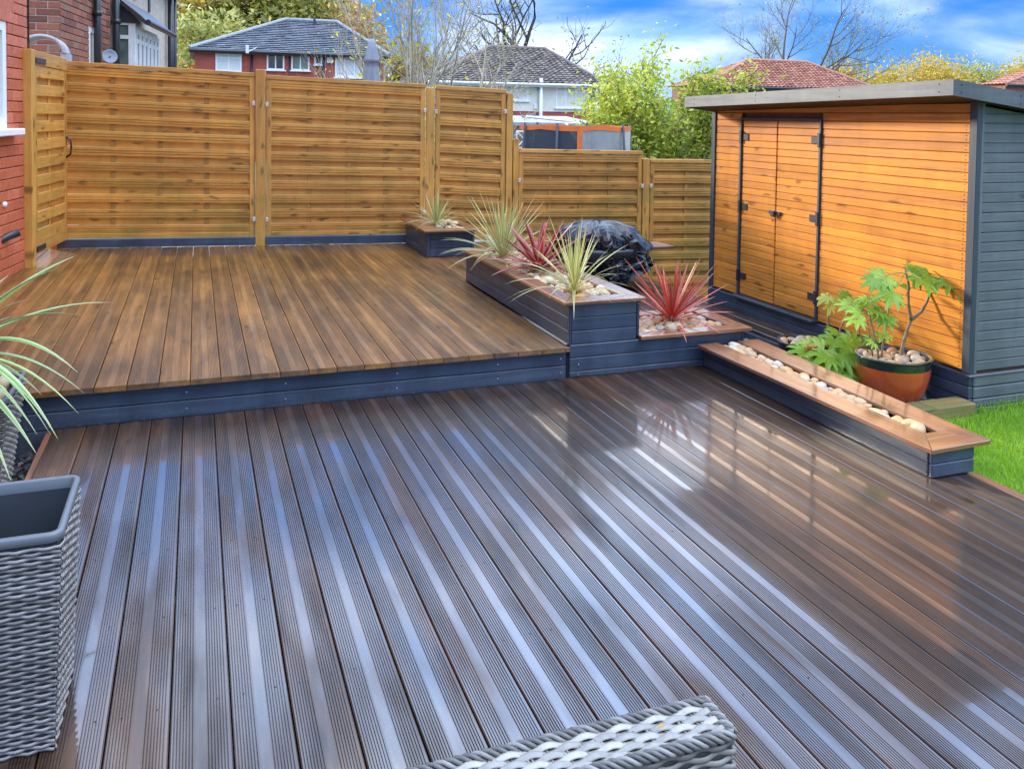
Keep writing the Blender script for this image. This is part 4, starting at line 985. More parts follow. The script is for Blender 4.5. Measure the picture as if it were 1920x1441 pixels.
b = MB(); b.tube([(0, -0.071, -0.01), (0, -0.076, -0.01)], 0.028, 10); b.build('hole', 'black_paint', bh); b = MB(); b.tube([(0, 0.02, -0.14), (0, 0.02, -2.0)], 0.022, 6); b.build('post', 'bark', bh)
# dark fence beyond, right of the trampoline
ff = empty('far_fence', (7.2, 17.5, -0.75)); tag(ff, 'dark slatted fence under the leafy tree, seen over the lowest panel', 'fence')
for i in range(8): board('slat', (0.0, 0, 0.1 + i * 0.17), (6.5, 0.02, 0.1 + i * 0.17 + 0.15), 'aged_timber', ff, 0.003)
for x in (0.05, 1.8, 3.6, 5.4): board('post', (x, -0.06, 0), (x + 0.08, -0.003, 1.5), 'bark_dark', ff, 0.003)

# ------------------------------------------------------------------ trees
def tree(name, label, base, height, r0, levels=3, spread=0.9, kids=5, seed=1, bark='bark', leaves=None, leaf_n=0, leaf_s=0.1, leaf_r=0.4, wob=0.18, trunk_frac=0.35, stems=1, cat='tree', up=0.35, group=None, kid_len=0.62, sides=5, leaf_bias=1.0, lean=0.0, leaf_flat=False):
    rnd = random.Random(seed); t = empty(name, base); tag(t, label, cat, group)
    mb = MB(); tips = []
    def grow(p, d, L, r, lev):
        n = 5 if lev < 2 else 4; pts = [p]; q = p.copy(); dd = d.copy()
        for i in range(n):
            dd = (dd + Vector((rnd.uniform(-wob, wob), rnd.uniform(-wob, wob), rnd.uniform(-wob, wob) + up * 0.12 * lev))).normalized()
            q = q + dd * (L / n); pts.append(q.copy())
        rs = [max(0.004, r * (1 - 0.62 * i / n)) for i in range(n + 1)]
        mb.tube(pts, rs, sides if lev < 2 else 4 if lev < 3 else 3, False)
        if lev >= levels - 1:
            for i in range(1, n + 1): tips.append((pts[i], lev))
        if lev < levels:
            m = kids if lev else kids + 1
            for c in range(m):
                f = (trunk_frac if lev == 0 else 0.25) + (1 - (trunk_frac if lev == 0 else 0.25)) * (c + rnd.random() * 0.8) / m
                i = min(n - 1, int(f * n)); pp = pts[i].lerp(pts[i + 1], f * n - i)
                ax = dd.orthogonal().normalized(); ax.rotate(Matrix.Rotation(rnd.uniform(0, 6.283), 3, dd))
                nd = (dd * (1 - spread * 0.55) + ax * spread * rnd.uniform(0.6, 1.0)).normalized()
                grow(pp, nd, L * kid_len * rnd.uniform(0.75, 1.2), rs[i] * 0.62, lev + 1)
            grow(pts[-1], dd, L * kid_len, rs[-1], lev + 1) if lev == 0 else None
    for s in range(stems):
        a = rnd.uniform(0, 6.283); k = 0.0 if stems == 1 else 0.32
        grow(Vector((0.12 * math.cos(a), 0.12 * math.sin(a), 0)) * (stems > 1), Vector((k * math.cos(a) + lean, k * math.sin(a), 1)).normalized(), height * (0.52 if stems == 1 else 0.55) * rnd.uniform(0.85, 1.1), r0, 0)
    mb.build('trunk', bark, t, True)
    if leaves:
        lb = MB(); zmax = max(p[0].z for p in tips)
        for i in range(leaf_n):
            p, lev = rnd.choice(tips)
            c = p + Vector((rnd.gauss(0, leaf_r), rnd.gauss(0, leaf_r), rnd.gauss(0, leaf_r * 0.8)))
            if c.z < 0.1: continue
            s = leaf_s * rnd.uniform(0.6, 1.35)
            a = Vector((rnd.gauss(0, 1), rnd.gauss(0, 1), rnd.gauss(0, 0.7))).normalized(); bb = a.orthogonal().normalized(); bb.rotate(Matrix.Rotation(rnd.uniform(0, 6.283), 3, a))
            cc = a.cross(bb)
            lb.add([c - a * s, c + bb * s * 0.42 + cc * s * 0.1, c + a * s, c - bb * s * 0.42 + cc * s * 0.1], [(0, 1, 2, 3)])
        o = lb.build('crown', leaves, t); o['kind'] = 'stuff'
    return t
def gpx(u, y, z=-0.75): 
    p = at_y(u, 250, y); return Vector((p.x, y, z))
def wood_tree(u, y, vtop, label, leaves, n, seed, s=0.34, r=0.95, **k):
    base = gpx(u, y); h = at_y(u, vtop, y).z + 0.75
    return tree('autumn_tree', label, base, h, 0.20, levels=3, spread=k.pop('spread', 0.95), kids=5, seed=seed, leaves=leaves, leaf_n=n, leaf_s=s, leaf_r=r, group='autumn trees behind the red brick house', **k)
wood_tree(335, 92, -70, 'orange leaved autumn tree rising over the end of the old brick house', 'leaf_orange', 9000, 11, 0.42, 1.3)
wood_tree(398, 70, 30, 'pale green bushy tree left of the slate roof', 'leaf_silver', 6500, 12, 0.26, 0.8)
wood_tree(440, 84, -55, 'golden olive autumn tree behind the left slope of the slate roof', 'leaf_autumn', 9500, 13, 0.36, 1.1)
wood_tree(528, 80, -95, 'tall olive autumn tree with dark limbs above the slate ridge', 'leaf_olive', 8500, 14, 0.34, 1.0, bark='bark_dark')
wood_tree(620, 84, -85, 'amber autumn tree above the right end of the slate ridge', 'leaf_autumn', 8000, 15, 0.36, 1.1, bark='bark_dark')
wood_tree(690, 72, 20, 'rust and gold tree behind the right hip of the slate roof', 'leaf_orange', 5500, 16, 0.30, 0.9)
wood_tree(770, 70, 85, 'yellow bushy tree beyond the bare multi stemmed tree', 'leaf_gold', 4500, 17, 0.26, 0.7)
wood_tree(365, 52, 118, 'rusty shrub at the left corner of the red brick house', 'leaf_orange', 3500, 18, 0.16, 0.45)
# bare and half bare trees
tree('bare_tree', 'pale bare multi stemmed tree with few yellow leaves behind the parasol', gpx(772, 26), 7.6, 0.10, 3, 0.62, 5, 21, 'bark_pale', 'leaf_lime', 500, 0.075, 0.25, 0.10, 0.2, 3, group='bare trees', up=0.6, sides=6)
tree('bare_tree', 'slender bare tree reaching up left of the brown roof', gpx(872, 30), 8.0, 0.10, 3, 0.66, 5, 22, 'bark_pale', 'leaf_olive', 350, 0.08, 0.28, 0.12, 0.25, 2, group='bare trees', up=0.6)
tree('bare_tree', 'dark bare tree with winding limbs behind the brown roof', gpx(1022, 62), 15.5, 0.34, 3, 0.85, 4, 24, 'bark_dark', 'leaf_olive', 500, 0.14, 0.4, 0.36, 0.3, 2, group='bare trees', up=0.5)
tree('bare_tree', 'small bare tree with crooked branches right of the brown roof', gpx(1100, 50), 7.5, 0.15, 3, 0.9, 4, 25, 'bark', 'leaf_olive', 260, 0.11, 0.4, 0.30, 0.3, 1, group='bare trees', up=0.4)
tree('bare_tree', 'fine twigged bare tree standing over the orange red roof', gpx(1478, 62), 13.6, 0.26, 4, 0.78, 4, 27, 'bark', 'leaf_olive', 2600, 0.10, 0.35, 0.14, 0.30, 2, group='bare trees', up=0.5)
tree('shrub', 'yellow green bush behind the tall fence under the bare tree', gpx(745, 19), 2.85, 0.035, 3, 0.8, 5, 31, 'stem', 'leaf_lime', 2600, 0.075, 0.17, 0.14, 0.2, 4, 'shrub', 0.3)
tree('shrub', 'tangled bare twiggy shrub in front of the cream rendered house', gpx(893, 20), 2.75, 0.035, 4, 0.9, 5, 33, 'bark_pale', 'leaf_olive', 1200, 0.045, 0.14, 0.16, 0.15, 5, 'shrub', 0.25, sides=4)
tree('shrub', 'low lime green shrub at the right end of the tall fence top', gpx(822, 24), 2.5, 0.03, 3, 0.9, 5, 35, 'stem', 'leaf_lime', 1800, 0.07, 0.18, 0.14, 0.2, 4, 'shrub', 0.3)
tree('leafy_tree', 'bright lime green leafy tree left of the garden shed', gpx(1245, 15.2), 4.1, 0.045, 3, 0.66, 6, 41, 'bark', 'leaf_lime', 13000, 0.058, 0.16, 0.14, 0.28, 5, 'tree', 0.45, None, 0.46)
tree('leafy_tree', 'golden bush beyond the bright lime tree', gpx(1165, 45), 5.6, 0.12, 3, 0.9, 5, 42, 'bark', 'leaf_gold', 3500, 0.16, 0.5, 0.16, 0.2, 2, 'tree', 0.3)
for i, (u, vt, sd_, lv) in enumerate(((1600, 128, 51, 'leaf_gold'), (1650, 126, 52, 'leaf_gold'), (1715, 120, 53, 'leaf_gold'), (1775, 118, 54, 'leaf_gold'), (1830, 146, 55, 'leaf_silver'), (1880, 134, 56, 'leaf_gold'), (1940, 128, 57, 'leaf_gold'))):
    y = 95 + 3 * (i % 3); h = at_y(u, vt, y).z + 0.75
    tree('woodland_tree', ['golden rounded tree peeping left end over the shed roof', 'golden tree next to the left end one above the shed roof', 'tall golden tree near the middle of the woodland above the shed', 'broad tallest golden tree above the shed roof corner', 'greener low tree among golden ones above the shed corner', 'golden tree between the greener tree and the tiled roof at right', 'golden tree behind the tiled roof at the right edge'][i],
         gpx(u, y), h * 1.16, 0.16, 2, 1.0, 6, sd_, 'bark', lv, 7500, 0.30, 1.25, 0.16, 0.35, 1, 'tree', 0.3, 'woodland trees above the shed')

# ------------------------------------------------------------------ garden shed
def hexa(name, bot, top, mat, parent):
    """solid between two quads"""
    return mesh_obj(name, list(bot) + list(top), [(3, 2, 1, 0), (4, 5, 6, 7), (0, 1, 5, 4), (1, 2, 6, 5), (2, 3, 7, 6), (3, 0, 4, 7)], mat, parent)
SX, SY0, SY1, SG = 4.19, 3.79, 6.49, -0.12
sh = empty('garden_shed', (SX, SY0, SG)); tag(sh, 'garden shed with orange timber front, double doors and dark grey flat roof', 'shed')
def S(x, y, z): return (x - SX, y - SY0, z - SG)
def sbox(name, x0, x1, y0, y1, z0, z1, mat, parent=sh, bev=0.003): return board(name, S(x0, y0, z0), S(x1, y1, z1), mat, parent, bev)
carc = MB(); carc.box(S(SX + 0.035, SY0 + 0.035, SG), S(6.25, SY1 - 0.02, 1.36)); carc.box(S(SX + 0.035, SY0 + 0.035, 1.36), S(SX + 0.06, SY1 - 0.02, 1.68)); carc.build('carcass', 'aged_timber', sh)
ROW = 0.0574; Z0c = 0.132; NR = 27
DY0, DY1 = 5.125, 6.062                       # door opening
for i in range(NR):
    z0 = Z0c + ROW * i; z1 = z0 + ROW - 0.0028
    for a, b in ((SY0 + 0.045, DY0 - 0.026), (DY1 + 0.026, SY1 - 0.045)):
        if z0 < 1.555 + 0.03: sbox('cladding_board', SX + 0.001 * (i % 2), SX + 0.022, a, b, z0, z1, 'cedar', sh, 0.0035)
    if z0 > 1.585: sbox('cladding_board', SX, SX + 0.022, SY0 + 0.045, SY1 - 0.045, z0, z1, 'cedar', sh, 0.0035)
    zs = z0 + ROW; xe = min(6.28, SX + (1.672 - zs) / 0.122)
    if xe > SX + 0.3 and i < NR - 1: sbox('cladding_board', SX + 0.05, xe, SY0, SY0 + 0.02, z0, z1, 'paint_grey', sh, 0.004)
mesh_obj('gable_infill', [S(SX + 0.05, y, z) for y in (SY0 + 0.006, SY0 + 0.03) for z in (1.10,)] + [S(6.28, y, 1.10) for y in (SY0 + 0.006, SY0 + 0.03)] + [S(SX + 0.05, y, 1.665) for y in (SY0 + 0.006, SY0 + 0.03)] + [S(6.28, y, 1.40) for y in (SY0 + 0.006, SY0 + 0.03)],
         [(0, 2, 6, 4), (1, 5, 7, 3), (4, 6, 7, 5), (0, 1, 3, 2), (0, 4, 5, 1), (2, 3, 7, 6)], 'paint_grey_X', sh)
for m_, (x0, x1, y0, y1) in (('trim', (SX - 0.010, SX + 0.026, SY0 - 0.012, SY0 + 0.044)), ('paint_grey', (SX + 0.027, SX + 0.050, SY0 - 0.010, SY0 + 0.02)), ('trim', (SX - 0.012, SX + 0.026, SY1 - 0.044, SY1 + 0.012))):
    sbox('corner_trim', x0, x1, y0, y1, 0.118, 1.70, m_)
# skirt round the foot
sbox('skirt_board', SX - 0.016, SX + 0.02, SY0 - 0.014, SY1 + 0.012, 0.052, 0.117, 'paint'); sbox('skirt_board', SX - 0.014, SX + 0.02, SY0 - 0.014, SY1 + 0.012, -0.018, 0.047, 'paint')
sbox('skirt_board', SX - 0.012, SX + 0.02, SY0 - 0.014, SY1 + 0.012, SG, -0.023, 'paint')
for z0, z1 in ((0.046, 0.104), (-0.022, 0.042), (-0.075, -0.026), (SG, -0.079)):
    sbox('skirt_board', SX + 0.022, 6.28, SY0 - 0.020, SY0 + 0.01, z0, z1, 'paint_grey', sh, 0.006)
sbox('drip_ledge', SX - 0.020, 6.28, SY0 - 0.026, SY0 - 0.001, 0.106, 0.1165, 'paint_grey')
# doors
for x0, x1, y0, y1, z0, z1 in ((SX - 0.012, SX + 0.028, DY0 - 0.025, DY0 - 0.002, 0.142, 1.585), (SX - 0.012, SX + 0.028, DY1 + 0.002, DY1 + 0.025, 0.142, 1.585), (SX - 0.013, SX + 0.028, DY0 - 0.025, DY1 + 0.025, 1.5855, 1.618) if False else (SX - 0.013, SX + 0.028, DY0 - 0.001, DY1 + 0.001, 1.562, 1.585)):
    sbox('door_frame', x0, x1, y0, y1, z0, z1, 'trim')
sbox('door_sill', SX - 0.062, SX + 0.02, DY0 - 0.035, DY1 + 0.02, 0.118, 0.139, 'trim', sh, 0.004)
YM = 5.612
for y0, y1, hy in ((DY0 + 0.002, YM - 0.006, DY0), (YM + 0.006, DY1 - 0.002, DY1)):
    d = empty('door', S(SX, (y0 + y1) / 2, 0.142), 0, sh)
    def dbox(name, x0, x1, ya, yb, z0, z1, mat, bev=0.003):
        o = board(name, (x0 - SX, ya - (y0 + y1) / 2, z0 - 0.142), (x1 - SX, yb - (y0 + y1) / 2, z1 - 0.142), mat, d, bev); return o
    for i in range(26):
        z0 = 0.145 + 0.0546 * i
        if z0 + 0.0518 > 1.562: break
        dbox('cladding_board', SX + 0.002, SX + 0.022, y0, y1, z0, z0 + 0.0518, 'cedar', 0.0035)
    dbox('edge_strip', SX + 0.023, SX + 0.03, y0, y1, 0.145, 1.56, 'trim')
    for z in (0.297, 0.864, 1.428):
        s = 1 if hy == DY0 else -1
        ya, yb = sorted((hy - s * 0.016, hy + s * 0.085)); dbox('hinge', SX - 0.006, SX + 0.0012, ya, yb, z - 0.028, z + 0.024, 'hinge_metal', 0.002)
        ya, yb = sorted((hy - s * 0.022, hy + s * 0.006)); dbox('hinge_knuckle', SX - 0.020, SX - 0.0065, ya, yb, z - 0.050, z + 0.050, 'hinge_metal', 0.004)
    if hy == DY0:
        dbox('hasp', SX - 0.016, SX + 0.001, YM - 0.075, YM + 0.065, 0.842, 0.868, 'black_paint', 0.003); dbox('padlock', SX - 0.036, SX - 0.0165, YM - 0.025, YM + 0.018, 0.825, 0.872, 'black_paint', 0.006)
def nails():
    b = MB()
    for i in range(NR):
        for dz in (0.016, 0.042):
            for y in (SY0 + 0.072, DY0 - 0.05, DY1 + 0.05, SY1 - 0.075):
                p = Vector(S(SX - 0.0005, y, Z0c + ROW * i + dz))
                if Z0c + ROW * i + dz < 1.57: b.tube([p, p + Vector((-0.0015, 0, 0))], 0.0032, 6)
    o = b.build('nail_heads', 'hinge_metal', sh); o['kind'] = 'stuff'
nails()
# roof: pent, falling away from the deck
FX, FY0, FY1, BX = 3.905, 3.695, 6.50, 6.45
tz = lambda x, y: 1.806 - 0.0185 * (y - FY0) - 0.122 * (x - FX)
def rp(x, y, dz): return S(x, y, tz(x, y) + dz)
hexa('roof_felt', [rp(FX + .022, FY0 + .022, -0.05), rp(BX, FY0 + .022, -0.05), rp(BX, FY1 - .022, -0.05), rp(FX + .022, FY1 - .022, -0.05)], [rp(FX + .022, FY0 + .022, -0.006), rp(BX, FY0 + .022, -0.006), rp(BX, FY1 - .022, -0.006), rp(FX + .022, FY1 - .022, -0.006)], 'felt_roof', sh)
FH = -0.088
def fascia(x0, y0, x1, y1, mat):
    hexa('fascia_board', [rp(x0, y0, FH), rp(x1, y0, FH), rp(x1, y1, FH), rp(x0, y1, FH)], [rp(x0, y0, 0.0), rp(x1, y0, 0.0), rp(x1, y1, 0.0), rp(x0, y1, 0.0)], mat, sh)
fascia(FX, FY0 + 0.021, FX + 0.02, FY1, 'paint_grey_Y'); fascia(FX - 0.001, FY0, BX, FY0 + 0.02, 'paint_grey_X'); fascia(FX + .021, FY1 - 0.02, BX, FY1 - .001, 'trim_X')
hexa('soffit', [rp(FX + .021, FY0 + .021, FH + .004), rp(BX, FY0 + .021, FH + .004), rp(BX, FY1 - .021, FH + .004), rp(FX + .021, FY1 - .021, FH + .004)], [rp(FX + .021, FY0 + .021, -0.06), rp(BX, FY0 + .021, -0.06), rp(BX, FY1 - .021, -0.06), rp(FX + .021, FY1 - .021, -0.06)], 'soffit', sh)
b = MB()
for y in (FY0 + 0.10, 4.6, 5.5, 6.35):
    for dz in (-0.022, -0.066):
        p = Vector(rp(FX - 0.0005, y, dz)); b.tube([p, p + Vector((-0.002, 0, 0))], 0.0045, 6)
for x in (FX + 0.06, FX + 0.5):
    for dz in (-0.022, -0.066):
        p = Vector(rp(x, FY0 - 0.0005, dz)); b.tube([p, p + Vector((0, -0.002, 0))], 0.0045, 6)
b.build('screw_head', 'hinge_metal', sh)

# ------------------------------------------------------------------ cobbles
STONES = []
import bmesh
def make_stones():
    for s in range(9):
        bm = bmesh.new(); bmesh.ops.create_icosphere(bm, subdivisions=2, radius=1.0)
        rnd = random.Random(100 + s); sc = Vector((1.0, rnd.uniform(0.68, 0.95), rnd.uniform(0.50, 0.75))); off = Vector((rnd.uniform(-9, 9), rnd.uniform(-9, 9), 3 * s))
        for v in bm.verts:
            f = 1 + 0.24 * mnoise.noise(v.co * 0.9 + off) + 0.07 * mnoise.noise(v.co * 2.3 + off)
            v.co = Vector((v.co.x * sc.x, v.co.y * sc.y, v.co.z * sc.z)) * f
        me = bpy.data.meshes.new('cobble'); bm.to_mesh(me); bm.free()
        for p in me.polygons: p.use_smooth = True
        me.materials.append(MATS['cobble']); STONES.append(me)
make_stones()
def cobble(p, r, label, group, parent=None, name='cobble'):
    o = bpy.data.objects.new(name, random.choice(STONES)); o.location = p; s = r * random.uniform(0.85, 1.15); o.scale = (s, s, s)
    o.rotation_euler = (random.uniform(-.35, .35), random.uniform(-.35, .35), random.uniform(0, 6.28))
    link(o, parent)
    if parent is None: tag(o, label, 'stone', group)
    return o
def scatter(n, inside, zf, r, label, group, parent=None, sep=0.85, seed=1, bbox=None):
    rnd = random.Random(seed); pts = []; tries = 0
    x0, x1, y0, y1 = bbox
    while len(pts) < n and tries < 6000:
        tries += 1; x = rnd.uniform(x0, x1); y = rnd.uniform(y0, y1)
        if not inside(x, y): continue
        rr = r * rnd.uniform(0.7, 1.25)
        if any((x - a) ** 2 + (y - b_) ** 2 < (sep * (rr + q)) ** 2 for a, b_, q in pts): continue
        pts.append((x, y, rr))
    for x, y, rr in pts: cobble((x, y, zf + rr * rnd.uniform(0.1, 0.5)), rr, label, group, parent)

# ------------------------------------------------------------------ stepped planter
sp_ = empty('stepped_planter', (2.106, 4.775, 0)); tag(sp_, 'long dark blue stepped timber planter with brown rim at the deck corner', 'planter')
def pbox(name, x0, x1, y0, y1, z0, z1, mat='paint', parent=None, org=(2.106, 4.775, 0), bev=0.004):
    return board(name, (x0 - org[0], y0 - org[1], z0 - org[2]), (x1 - org[0], y1 - org[1], z1 - org[2]), mat, parent or sp_, bev)
zrow = [(0.365, 0.446), (0.284, 0.3625), (0.202, 0.2815)]
for z0, z1 in zrow:
    pbox('cladding_board', 2.122, 2.560, 4.775, 4.795, z0, z1)
    pbox('cladding_board', 2.106, 2.126, 4.797, 6.890, z0, z1)
    pbox('cladding_board', 2.552, 2.572, 4.797, 6.890, z0, z1)
    pbox('cladding_board', 2.127, 2.551, 6.872, 6.890, z0, z1)
for z0, z1 in ((0.1215, 0.1995), (0.0375, 0.119), (0.002, 0.035)):
    pbox('cladding_board', 2.112, 3.326, 4.774, 4.794, z0, z1)
for z0, z1 in ((0.1215, 0.1995), (0.0375, 0.119), (-0.06, 0.035)):
    pbox('cladding_board', 3.322, 3.342, 4.796, 5.335, z0, z1); pbox('cladding_board', 2.60, 3.321, 5.317, 5.335, z0, z1); pbox('cladding_board', 2.106, 2.126, 6.0 - 1.2, 4.82, z0, z1)
    pbox('cladding_board', 2.552, 2.572, 5.34, 6.890, z0, z1)
pbox('corner_trim', 2.104, 2.121, 4.770, 4.796, 0.2008, 0.447); pbox('corner_trim', 2.561, 2.578, 4.770, 4.796, 0.2285, 0.447); pbox('corner_trim', 3.327, 3.346, 4.770, 4.796, -0.01, 0.200)
pbox('corner_trim', 2.104, 2.127, 6.891, 6.905, 0.196, 0.447)
pbox('soil', 2.127, 2.551, 4.797, 6.871, 0.20, 0.425, 'soil'); pbox('soil', 2.574, 3.320, 4.797, 5.316, 0.0, 0.178, 'soil')
def rim(parent, org, outer, inner, z0, z1, skip=()):
    """four mitred boards between an outer and an inner quad, counter clockwise from front left"""
    n = 4
    for i in range(n):
        if i in skip: continue
        j = (i + 1) % n; poly = [outer[i], outer[j], inner[j], inner[i]]; poly = [(p[0] - org[0], p[1] - org[1]) for p in poly]
        c = Vector((sum(p[0] for p in poly) / 4, sum(p[1] for p in poly) / 4)); poly = [tuple(c + (Vector(p) - c) * 0.9985) for p in poly]
        dx = abs(outer[j][0] - outer[i][0]); dy = abs(outer[j][1] - outer[i][1])
        prism('rim_board', poly, z0, z1, 'rim', parent, 0.003, 'X' if dx > dy else 'Y')
O_ = (2.106, 4.775)
rim(sp_, O_, [(2.066, 4.744), (2.606, 4.744), (2.606, 6.930), (2.066, 6.930)], [(2.178, 4.885), (2.494, 4.885), (2.494, 6.81), (2.178, 6.81)], 0.448, 0.468)
rim(sp_, O_, [(2.580, 4.745), (3.388, 4.745), (3.388, 5.372), (2.580, 5.372)], [(2.580, 4.850), (3.275, 4.850), (3.275, 5.265), (2.580, 5.265)], 0.2035, 0.2255, (3,))
screws(sp_, [(2.17 - O_[0], -0.0012, 0.018), (3.285 - O_[0], -0.0012, 0.018), (2.17 - O_[0], -0.0012, 0.08)])
scatter(130, lambda x, y: True, 0.430, 0.040, 'tan and cream cobble among the spiky plants in the tall part of the stepped planter', 'cobbles in the tall part of the stepped planter', None, 0.62, 3, (2.195, 2.48, 4.90, 6.79))
scatter(56, lambda x, y: True, 0.186, 0.047, 'cream or orange cobble round the coral plant in the low part of the stepped planter', 'cobbles in the low part of the stepped planter', None, 0.58, 4, (2.60, 3.255, 4.87, 5.245))

# corner planter by the fence
cpx, cpy = 2.101, 8.185
cp = empty('corner_planter', (cpx, cpy, HU)); tag(cp, 'small square dark blue timber planter against the tall fence', 'planter')
def cbox(name, x0, x1, y0, y1, z0, z1, mat='paint'): return pbox(name, x0, x1, y0, y1, z0, z1, mat, cp, (cpx, cpy, HU))
for i in range(3):
    z0 = HU + 0.003 + i * 0.083; z1 = z0 + 0.080
    cbox('cladding_board', 2.128, 2.545, cpy, cpy + 0.02, z0, z1); cbox('cladding_board', 2.090, 2.108, cpy + 0.022, 9.08, z0, z1); cbox('cladding_board', 2.556, 2.574, cpy + 0.022, 9.02, z0, z1)
cbox('corner_trim', 2.094, 2.127, cpy - 0.006, cpy + 0.021, HU + 0.002, 0.447); cbox('corner_trim', 2.546, 2.576, cpy - 0.006, cpy + 0.021, HU - .3, 0.447)
cbox('soil', 2.11, 2.555, cpy + 0.022, 9.02, HU, 0.42, 'soil')
rim(cp, (cpx, cpy), [(2.050, 8.10), (2.60, 8.08), (2.60, 9.07), (2.050, 9.16)], [(2.235, 8.22), (2.505, 8.20), (2.505, 8.92), (2.235, 8.96)], 0.448 - HU, 0.468 - HU)
scatter(22, lambda x, y: True, 0.435, 0.043, 'pale cobble round the small spiky plant in the corner planter', 'cobbles in the corner planter', None, 0.72, 5, (2.26, 2.49, 8.24, 8.90))

# bench planter along the deck edge
bn = empty('bench_planter', (3.04, 2.93, 0)); tag(bn, 'low dark blue bench planter with wide brown rim and a slot of cobbles', 'planter')
BO = (3.04, 2.93, 0)
for z0, z1 in ((0.002, 0.062), (0.0645, 0.127)):
    pbox('cladding_board', 3.040, 3.058, 2.950, 4.770, z0, z1, 'paint', bn, BO); pbox('cladding_board', 3.044, 3.290, 2.930, 2.948, z0, z1, 'paint', bn, BO)
    o = pbox('cladding_board', 3.276, 3.294, 2.950, 4.770, z0 - 0.001, z1 - .001, 'paint', bn, BO); o.rotation_euler.z = -0.030; o.location.x += 0.028
pbox('cladding_board', 3.30, 3.318, 2.98, 4.77, -0.10, -0.002, 'paint', bn, BO)
pbox('soil', 3.06, 3.27, 2.950, 4.770, 0.0, 0.085, 'soil', bn, BO)
A_, B_, C_, D_ = (3.003, 2.893), (3.357, 2.905), (3.432, 4.742), (2.978, 4.742)
a_, b2_, c_, d_ = (3.137, 3.066), (3.218, 3.068), (3.268, 4.742), (3.128, 4.742)
rim(bn, BO, [A_, B_, C_, D_], [a_, b2_, c_, d_], 0.1285, 0.1475, (2,))
def inslot(x, y):
    t = (y - 3.066) / (4.742 - 3.066); return 0.03 < t < 0.985 and a_[0] + (d_[0] - a_[0]) * t + 0.022 < x < b2_[0] + (c_[0] - b2_[0]) * t - 0.022
scatter(56, inslot, 0.108, 0.038, 'smooth pale cobble wedged in the slot of the bench planter', 'cobbles in the bench slot', None, 0.56, 6, (3.10, 3.30, 3.06, 4.75))

# sleeper and slate
sl = empty('sleeper', (3.385, 3.71, -0.14)); tag(sl, 'weathered mossy timber sleeper edging the lawn below the orange pot', 'sleeper')
board('block', (0, 0, 0), (0.785, 0.135, 0.118), 'sleeper', sl, 0.008)

# ------------------------------------------------------------------ spiky plants
def blade(base, tip, rise, w, mat, parent, fold=0.25, segs=9, twist=0.0):
    """one strap leaf along a quadratic curve from base to tip, folded along its midrib"""
    b0 = Vector(base); t = Vector(tip); c = b0.lerp(t, 0.5) + Vector((0, 0, rise))
    vs = []; uv = []; fs = []
    for i in range(segs + 1):
        s = i / segs; p = b0 * (1 - s) ** 2 + c * 2 * s * (1 - s) + t * s * s
        d = ((c - b0) * (1 - s) + (t - c) * s).normalized()
        side = d.cross(Vector((0, 0, 1)))
        if side.length < 0.08: side = d.cross(Vector((t - b0).cross(Vector((0, 0, 1)))) if (t - b0).cross(Vector((0, 0, 1))).length > 1e-4 else Vector((1, 0, 0)))
        side.normalize(); side = Matrix.Rotation(twist * (0.4 + s), 3, d) @ side
        nn = side.cross(d).normalized()
        ww = w * (0.45 + 0.55 * min(1, s / 0.25)) * (1 - max(0, (s - 0.45) / 0.55) ** 1.6 * 0.97)
        vs += [p - side * ww / 2 + nn * ww * fold, p, p + side * ww / 2 + nn * ww * fold]; uv += [(0, s), (0.5, s), (1, s)]
    for i in range(segs):
        k = 3 * i; fs += [(k, k + 1, k + 4, k + 3), (k + 1, k + 2, k + 5, k + 4)]
    o = mesh_obj('leaf', [v - b0 for v in vs], fs, mat, parent, True, loc=b0, uvs=uv); return o
def cordyline(name, label, base, n, L, w, mat, seed, low=0.35, cat='plant', grp=None, upright=0.5, stemmat='stem'):
    p = empty(name, base); tag(p, label, cat, grp); rnd = random.Random(seed)
    b = MB(); b.tube([(0, 0, -0.06), (0, 0, 0.02), (0, 0, 0.05)], [0.020, 0.024, 0.012], 8); b.build('crown', stemmat, p)
    for i in range(n):
        f = i / (n - 1); az = i * 2.39996 + rnd.uniform(-0.3, 0.3)
        el = R_(86) - (R_(86) - R_(6)) * (f ** (1.0 / (0.55 + upright)))          # inner leaves upright, outer ones arch out
        ln = L * rnd.uniform(0.78, 1.08) * (0.92 if f < 0.2 else 1.0)
        h = Vector((math.cos(az), math.sin(az), 0)); droop = max(0, f - low) * 0.45 * ln
        tip = h * ln * math.cos(el) + Vector((0, 0, ln * math.sin(el) - droop * 0.9))
        if tip.z < -0.05: tip.z = rnd.uniform(-0.06, 0.0)
        b0 = h * 0.012 * (0.3 + f) + Vector((0, 0, 0.01 + 0.03 * (1 - f)))
        blade(b0, tip, droop * 0.75 + 0.02 * ln, w * rnd.uniform(0.8, 1.15), mat, p, rnd.uniform(0.12, 0.3), 9, rnd.uniform(-0.35, 0.35))
    return p
cordyline('cordyline', 'small cream striped spiky plant in the corner planter', at_z(818, 424, 0.455), 46, 0.40, 0.013, 'blade_cream', 61, 0.3, grp='spiky cordyline plants', stemmat='stem_green')
cordyline('cordyline', 'large cream and green spiky plant at the far end of the tall planter', at_z(942, 487, 0.455), 74, 0.60, 0.0150, 'blade_cream', 62, 0.3, grp='spiky cordyline plants', stemmat='stem_green')
cordyline('cordyline', 'dark crimson spiky plant in the middle of the tall planter', at_z(1010, 509, 0.455), 40, 0.47, 0.042, 'blade_red', 63, 0.6, grp='spiky cordyline plants', upright=0.95)
